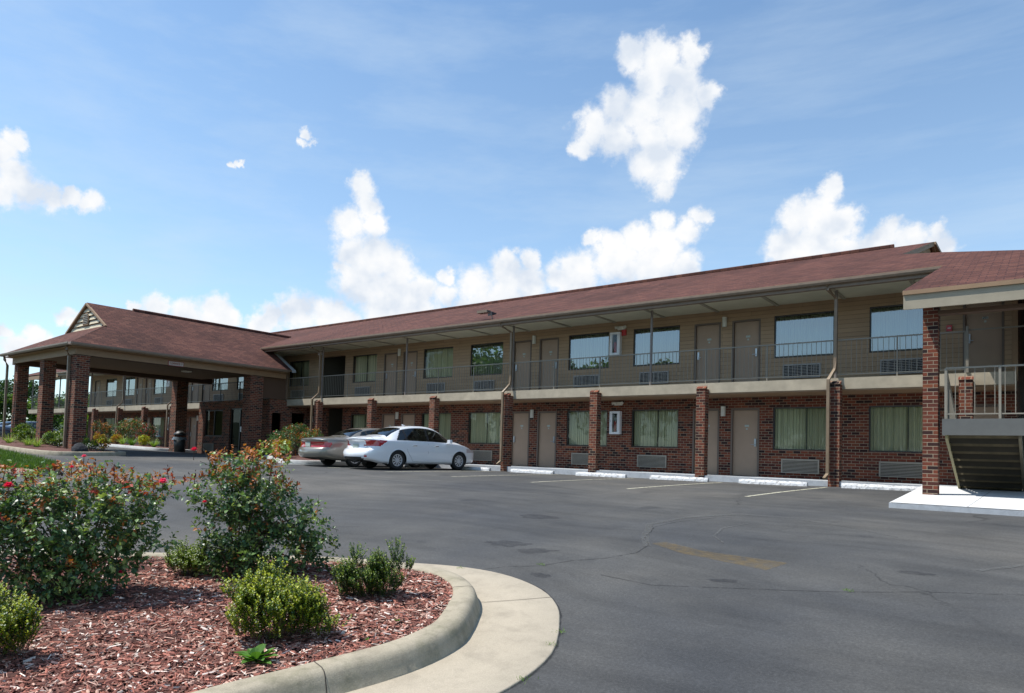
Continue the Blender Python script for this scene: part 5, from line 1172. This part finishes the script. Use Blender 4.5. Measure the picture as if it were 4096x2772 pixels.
# distant beds round the porch and beside the beige car
bedA = smooth_loop([(-48, 9.9), (-40, 9.7), (-33, 9.55), (-28.9, 9.6), (-27.9, 10.2), (-28.0, 11.6), (-29.2, 12.2), (-36, 12.3), (-48, 12.4)], .5)
bedB = smooth_loop([(-52, 17.9), (-45, 17.6), (-38.2, 17.5), (-37.1, 17.7), (-37.0, 18.4), (-37.2, 19.7), (-45, 19.8), (-52, 19.8)], .5)
bedC = smooth_loop([(-29.4, 19.7), (-28.6, 18.6), (-26.7, 17.6), (-24.9, 16.55), (-22.9, 15.45), (-21.8, 15.15), (-21.35, 15.5), (-21.2, 16.4), (-21.2, 18.6), (-21.3, 19.7), (-25, 19.8)], .25)
small = [(0, .02), (0, .14), (.02, .15), (.13, .15), (.155, .13), (.17, .0)]
kerb_sweep('kerb', bedA, small, 'kerb'); kerb_sweep('kerb', bedB, small, 'greykerb'); kerb_sweep('kerb', bedC, small, 'greykerb')
bed_surface('mulch', bedA, .13, 'mulch', 5, .02, True, .12); bed_surface('mulch', bedB, .12, 'mulch', 5, .02, True, .1); bed_surface('mulch', bedC, .12, 'mulch', 6, .02, True, .1)
# grass median at the far left
med = smooth_loop([(-40, 9.0), (-33, 8.55), (-27, 7.9), (-21.5, 7.35), (-19.8, 7.0), (-19.4, 6.6), (-20.2, 6.2), (-24, 5.9), (-30, 5.6), (-40, 5.4)], .4)
kerb_sweep('kerb', med, small, 'kerb')
kerb_sweep('gutter_pan', med, [(.16, .012), (.45, .016), (.46, -.02)], 'pan')
bed_surface('turf', med, .13, 'turf', 5, .01, False, .1)
gl = Leaves(9); rn = gl.r; k = 0
while k < 16000:
    x, y = rn.uniform(-32, -19.3), rn.uniform(5.6, 8.6)
    if not inside(med, x, y): continue
    k += 1; gl.leaf(Vector((x, y, g(x, y)+.13)), Vector((rn.gauss(0, .5), rn.gauss(0, .5), 1)), gl.rv(), rn.uniform(.09, .24), .012, 'grass')
o = gl.build('grass', None); o['kind'] = 'stuff'

def bush(name, x, y, r, h, mats, label, cat, group, seed, n=260, size=.05, flowers=None, lift=0):
    z = g(x, y)+.13; root = thing(name, (x, y, z), label, cat, group); lv = Leaves(seed); rn = lv.r; ells = bumpy([(0, 0, h*.5+lift, r*.8, r*.8, h*.42)], 9, seed, .5); vol = [e[3] for e in ells]
    for k in range(n):
        p, v = in_ell(rn, rn.choices(ells, vol)[0], .5)
        if p.z < 0: continue
        m = rn.choice(mats)
        for j in range(6):
            c = p+lv.rv()*size*1.2; s_ = size*rn.uniform(.6, 1.2); lv.leaf(c, lv.rv()+Vector((v.x, v.y, .3)), lv.rv()+Vector((0, 0, 1)), s_*1.5, s_*.5, m)
    if flowers:
        for k in range(flowers[1]):
            p, v = in_ell(rn, rn.choices(ells, vol)[0], .8); 
            for j in range(5): lv.leaf(p+Vector((v.x, v.y, max(0, v.z)))*.05, lv.rv()+Vector((0, 0, .6)), Vector((0, 0, 1)), .05, .022, flowers[0])
    lv.build('foliage', root); s_ = MB()
    for k in range(5): a = k*1.3; s_.tube([(0, 0, -.05), (.3*r*math.cos(a), .3*r*math.sin(a), h*.5), (.6*r*math.cos(a), .6*r*math.sin(a), h*.8)], [.014, .01, .005], 'stem', 4)
    s_.build('stems', root); return root
def liriope(x, y, r, label, seed, mats=('lir1', 'lir2'), n=110):
    z = g(x, y)+.13; root = thing('lilyturf_clump', (x, y, z), label, 'ornamental grass', 'lilyturf clumps in the beds'); lv = Leaves(seed); rn = lv.r
    for k in range(n):
        a = rn.uniform(0, 2*math.pi); l = r*rn.uniform(.7, 1.15); m = rn.choice(mats); V_, F_ = lv.d.setdefault(m, ([], [])); d = Vector((math.cos(a), math.sin(a), 0)); s = Vector((-d.y, d.x, 0))*.009; q0 = len(V_); b0 = d*rn.uniform(0, .05); sp = rn.uniform(.4, 1.); 
        for i in range(4):
            f = i/3; p = b0+d*l*f*sp+Vector((0, 0, l*(1.25*f-.95*f*f*sp))); w = s*(1-f*.8); V_ += [p-w, p+w]
        F_ += [(q0+2*i, q0+2*i+1, q0+2*i+3, q0+2*i+2) for i in range(3)]
    lv.build('blades', root); return root
gB = 'shrubs in the far porch beds'
# bed by the beige car
bush('rose_bush', -25.1, 17.4, 1.0, 1.45, ['shrub', 'shrub', 'rg2', 'rr1'], 'large loose rose shrub against the brick wall behind the beige sedan', 'shrub', gB, 31, 620, .05, ('petal', 3))
bush('rose_bush', -26.6, 17.9, .8, 1.15, ['shrub', 'rg1', 'rg2'], 'dark green shrub at the left end of the bed beside the beige sedan', 'shrub', gB, 32, 420, .05, ('petal', 3))
bush('rose_bush', -23.4, 17.2, .7, 1.15, ['shrub', 'rr1', 'rg2'], 'bronze tipped rose shrub just left of the beige sedan roof', 'shrub', gB, 33, 360, .05, ('petal', 2))
bush('nandina', -23.6, 15.95, .42, .75, ['gold', 'gold', 'bx1', 'rr1'], 'golden-yellow leafy shrub beside the beige sedan rear bumper', 'shrub', None, 34, 210, .05)
liriope(-25.2, 16.75, .62, 'bright green grassy clump at the front left of the bed by the beige sedan', 41, ('lir2', 'lir2', 'weed'), 260)
liriope(-24.4, 16.2, .55, 'bright green grassy clump left of the golden shrub', 42, ('lir2', 'lir2', 'weed'), 240)
# bed B beyond the drive-through
k_ = 0
for x, y, r, h, mats, fl, lb in ((-46.9, 18.7, .75, 1.35, ['shrub', 'rg1', 'rr1'], ('petal', 0), 'reddish-green shrub in front of the brick pier, leftmost in the white-kerbed bed'),
    (-44.3, 18.9, .85, 1.45, ['rr1', 'shrub', 'rg2'], ('petal', 3), 'tall bronze-tipped shrub in the middle of the white-kerbed bed'),
    (-42.8, 18.8, .8, 1.45, ['shrub', 'rg2', 'rr1'], ('petal', 3), 'tall green shrub right of the bronze one in the white-kerbed bed'),
    (-41.4, 18.8, .75, 1.2, ['shrub', 'rg1', 'rg1', 'rr2'], ('petal', 6), 'dark shrub with red blooms in front of the far extinguisher cabinet'),
    (-45.6, 18.1, .4, .8, ['gold', 'gold', 'rr1'], None, 'orange-gold nandina on the left of the white-kerbed bed'),
    (-42.9, 17.95, .42, .7, ['gold', 'rr1', 'gold'], None, 'orange-gold nandina in the middle of the white-kerbed bed'),
    (-39.6, 18.0, .42, .75, ['bx1', 'gold', 'bx1'], None, 'yellow-green shrub at the right of the white-kerbed bed')):
    k_ += 1; bush('rose_bush' if h > 1 else 'nandina', x, y, r if h > 1 else r*.8, h*1.12 if h > 1 else h*.8, mats, lb, 'shrub', gB, 60+k_, 300 if h > 1 else 150, .055, fl)
for i, (x, y, lb) in enumerate(((-44.2, 17.95, 'grassy clump behind the dark boulder'), (-41.9, 17.85, 'grassy clump between the two gold shrubs'), (-40.7, 17.85, 'dark green grassy clump in front of the red-bloomed shrub'), (-38.3, 17.95, 'spiky grassy clump at the right end of the white-kerbed bed'))):
    liriope(x, y, .62, lb, 70+i, ('lir2', 'lir1') if i in (0, 1, 3) else ('lir2', 'weed'), 120)
# front island A
for i, (x, lb) in enumerate(((-38.3, 'pale striped grassy clump farthest left under the porch'), (-36.6, 'pale striped grassy clump by the leftmost pillar'), (-34.3, 'pale striped grassy clump left of the middle pillar'), (-32.1, 'pale striped grassy clump in front of the middle pillar'), (-31.2, 'pale striped grassy clump right of the middle pillar'))):
    liriope(x, 10.15, .55, lb, 80+i, ('lir1', 'lir1', 'lir2'), 110)
bush('rose_bush', -35.1, 10.9, .55, .85, ['bx2', 'shrub'], 'green shrub between the leftmost and middle porch pillars', 'shrub', gB, 91, 260, .05)
bush('rose_bush', -33.9, 10.75, .5, .65, ['bx2', 'rg2', 'shrub'], 'low green shrub touching the middle porch pillar on its left', 'shrub', gB, 92, 200, .05)
bush('rose_bush', -32.0, 11.0, .45, .6, ['bx2', 'rg2'], 'low green shrub just right of the middle porch pillar', 'shrub', gB, 93, 160, .05)
bush('rose_bush', -30.8, 10.75, .5, .75, ['rg2', 'bx2'], 'white-flowered rose shrub left of the front corner pillar', 'shrub', gB, 94, 220, .05, ('whitef', 22))
bush('rose_bush', -28.95, 11.2, .35, .5, ['rg1', 'bx3', 'bx2'], 'low dark green shrub right of the front corner pillar', 'shrub', gB, 95, 140, .045)
bush('nandina', -28.6, 11.5, .28, .5, ['bx1', 'gold', 'rr1'], 'small yellow-orange shrub right of the front corner pillar', 'shrub', gB, 96, 100, .045)
b = MB(); rn = random.Random(4); vs = []; nn_ = 14
for i in range(nn_):
    for j in range(8):
        a = 2*math.pi*i/nn_; e = math.pi/2*j/7; rr = 1+rn.uniform(-.08, .08); vs.append((-28.35+.30*rr*math.cos(a)*math.cos(e), 10.6+.28*rr*math.sin(a)*math.cos(e), g(-28.3, 10.6)+.08+.36*rr*math.sin(e)))
b.add(vs, [(i*8+j, ((i+1) % nn_)*8+j, ((i+1) % nn_)*8+j+1, i*8+j+1) for i in range(nn_) for j in range(7)], 'boulder')
o = b.build('boulder', None, (-28.35, 10.6, 0), True); tag(o, 'dark rounded boulder at the right end of the front porch bed', 'boulder')

# grass tufts in the pavement joints
for i, (x, y) in enumerate(((-3.02, 4.63), (-2.93, 4.35), (-2.72, 3.72), (-5.05, 5.7), (-4.45, 6.36), (-1.5, 7.2))):
    lv = Leaves(200+i)
    for k in range(26): lv.leaf(Vector((lv.r.gauss(0, .025), lv.r.gauss(0, .025), 0)), Vector((lv.r.gauss(0, .8), lv.r.gauss(0, .8), .8)), lv.rv(), lv.r.uniform(.02, .05), .002, 'lir2')
    o = lv.build('grass_tuft', None); o.location = (x, y, g(x, y)+.006); o['kind'] = 'stuff'

# trees
def tree(x, y, h, r, mats, label, seed, n=900, size=.22, trunk=.3):
    root = thing('tree', (x, y, g(x, y)-.2), label, 'tree', 'trees beyond the left end of the motel'); lv = Leaves(seed); rn = lv.r
    ells = bumpy([(0, 0, h*.60, r*.8, r*.8, h*.34)], 14, seed, .5); vol = [e[3] for e in ells]
    for k in range(n):
        p, v = in_ell(rn, rn.choices(ells, vol)[0], .55); m = rn.choice(mats)
        for j in range(5): s_ = size*rn.uniform(.6, 1.2); lv.leaf(p+lv.rv()*size*1.3, lv.rv(), lv.rv()+Vector((0, 0, 1)), s_*1.5, s_*.55, m)
    lv.build('crown', root); b = MB(); b.tube([(0, 0, -.3), (.1, 0, h*.35), (0, .1, h*.7)], [trunk, trunk*.7, trunk*.3], 'bark', 8)
    for k in range(6): a = k*1.05; b.tube([(.05, 0, h*(.28+.04*k)), (r*.4*math.cos(a), r*.4*math.sin(a), h*(.45+.04*k)), (r*.7*math.cos(a), r*.7*math.sin(a), h*(.55+.04*k))], [trunk*.4, trunk*.25, trunk*.1], 'bark', 5)
    b.build('trunk', root); return root
for i, (x, y, h, r, mm, lb) in enumerate(((-93, 21, 7.0, 3.2, ['tree1', 'tree2'], 'bright green tree at the very left edge, behind the far stair pier'), (-90, 26, 5.6, 3, ['tree1', 'tree2', 'tree2'], 'rounded green tree second from the left edge beyond the building'),
    (-86, 29, 5.2, 2.8, ['tree2', 'tree1'], 'dark green tree seen between the leftmost and middle porch pillars'), (-82, 31, 4.4, 2.8, ['tree1', 'tree1', 'tree2'], 'light green bushy tree under the far balcony end'), (-78, 30, 3.9, 2.6, ['tree1', 'tree1'], 'light green low tree between the middle and front pillars'), (-100, 30, 8, 4, ['tree2'], 'tall dark tree farthest back at the left end'), (-96, 36, 6.5, 4, ['tree2', 'tree1'], 'dark tree behind the far balcony railing'))):
    tree(x, y, h, r, mm, lb, 300+i)
# the tree belt across the road, which the upper windows mirror
names = ('tallest', 'second tallest')
for i, (x, y, h, r, lb) in enumerate(((-74, -38, 18, 7, 'tallest green tree'), (-64, -36, 17, 7, 'broad dark tree'), (-55, -35, 14.5, 6.5, 'round green tree'), (-46, -34, 13, 5.5, 'pale green tree'), (-38, -35, 12.2, 4.5, 'narrow green tree'), (-30, -36, 9, 5.5, 'squat green tree'), (-21, -36, 8.5, 5.5, 'squat dark tree'), (-12, -37, 9, 5.5, 'small round tree'), (-3, -36, 8, 5.5, 'low spreading tree'), (6, -36, 8.5, 5.5, 'low pale tree'))):
    t_ = tree(x, y, h, r, ['tree1', 'tree2'], lb+' across the lot behind the photographer, mirrored in the motel windows', 330+i, 420, .5); t_['group'] = 'trees across the lot'
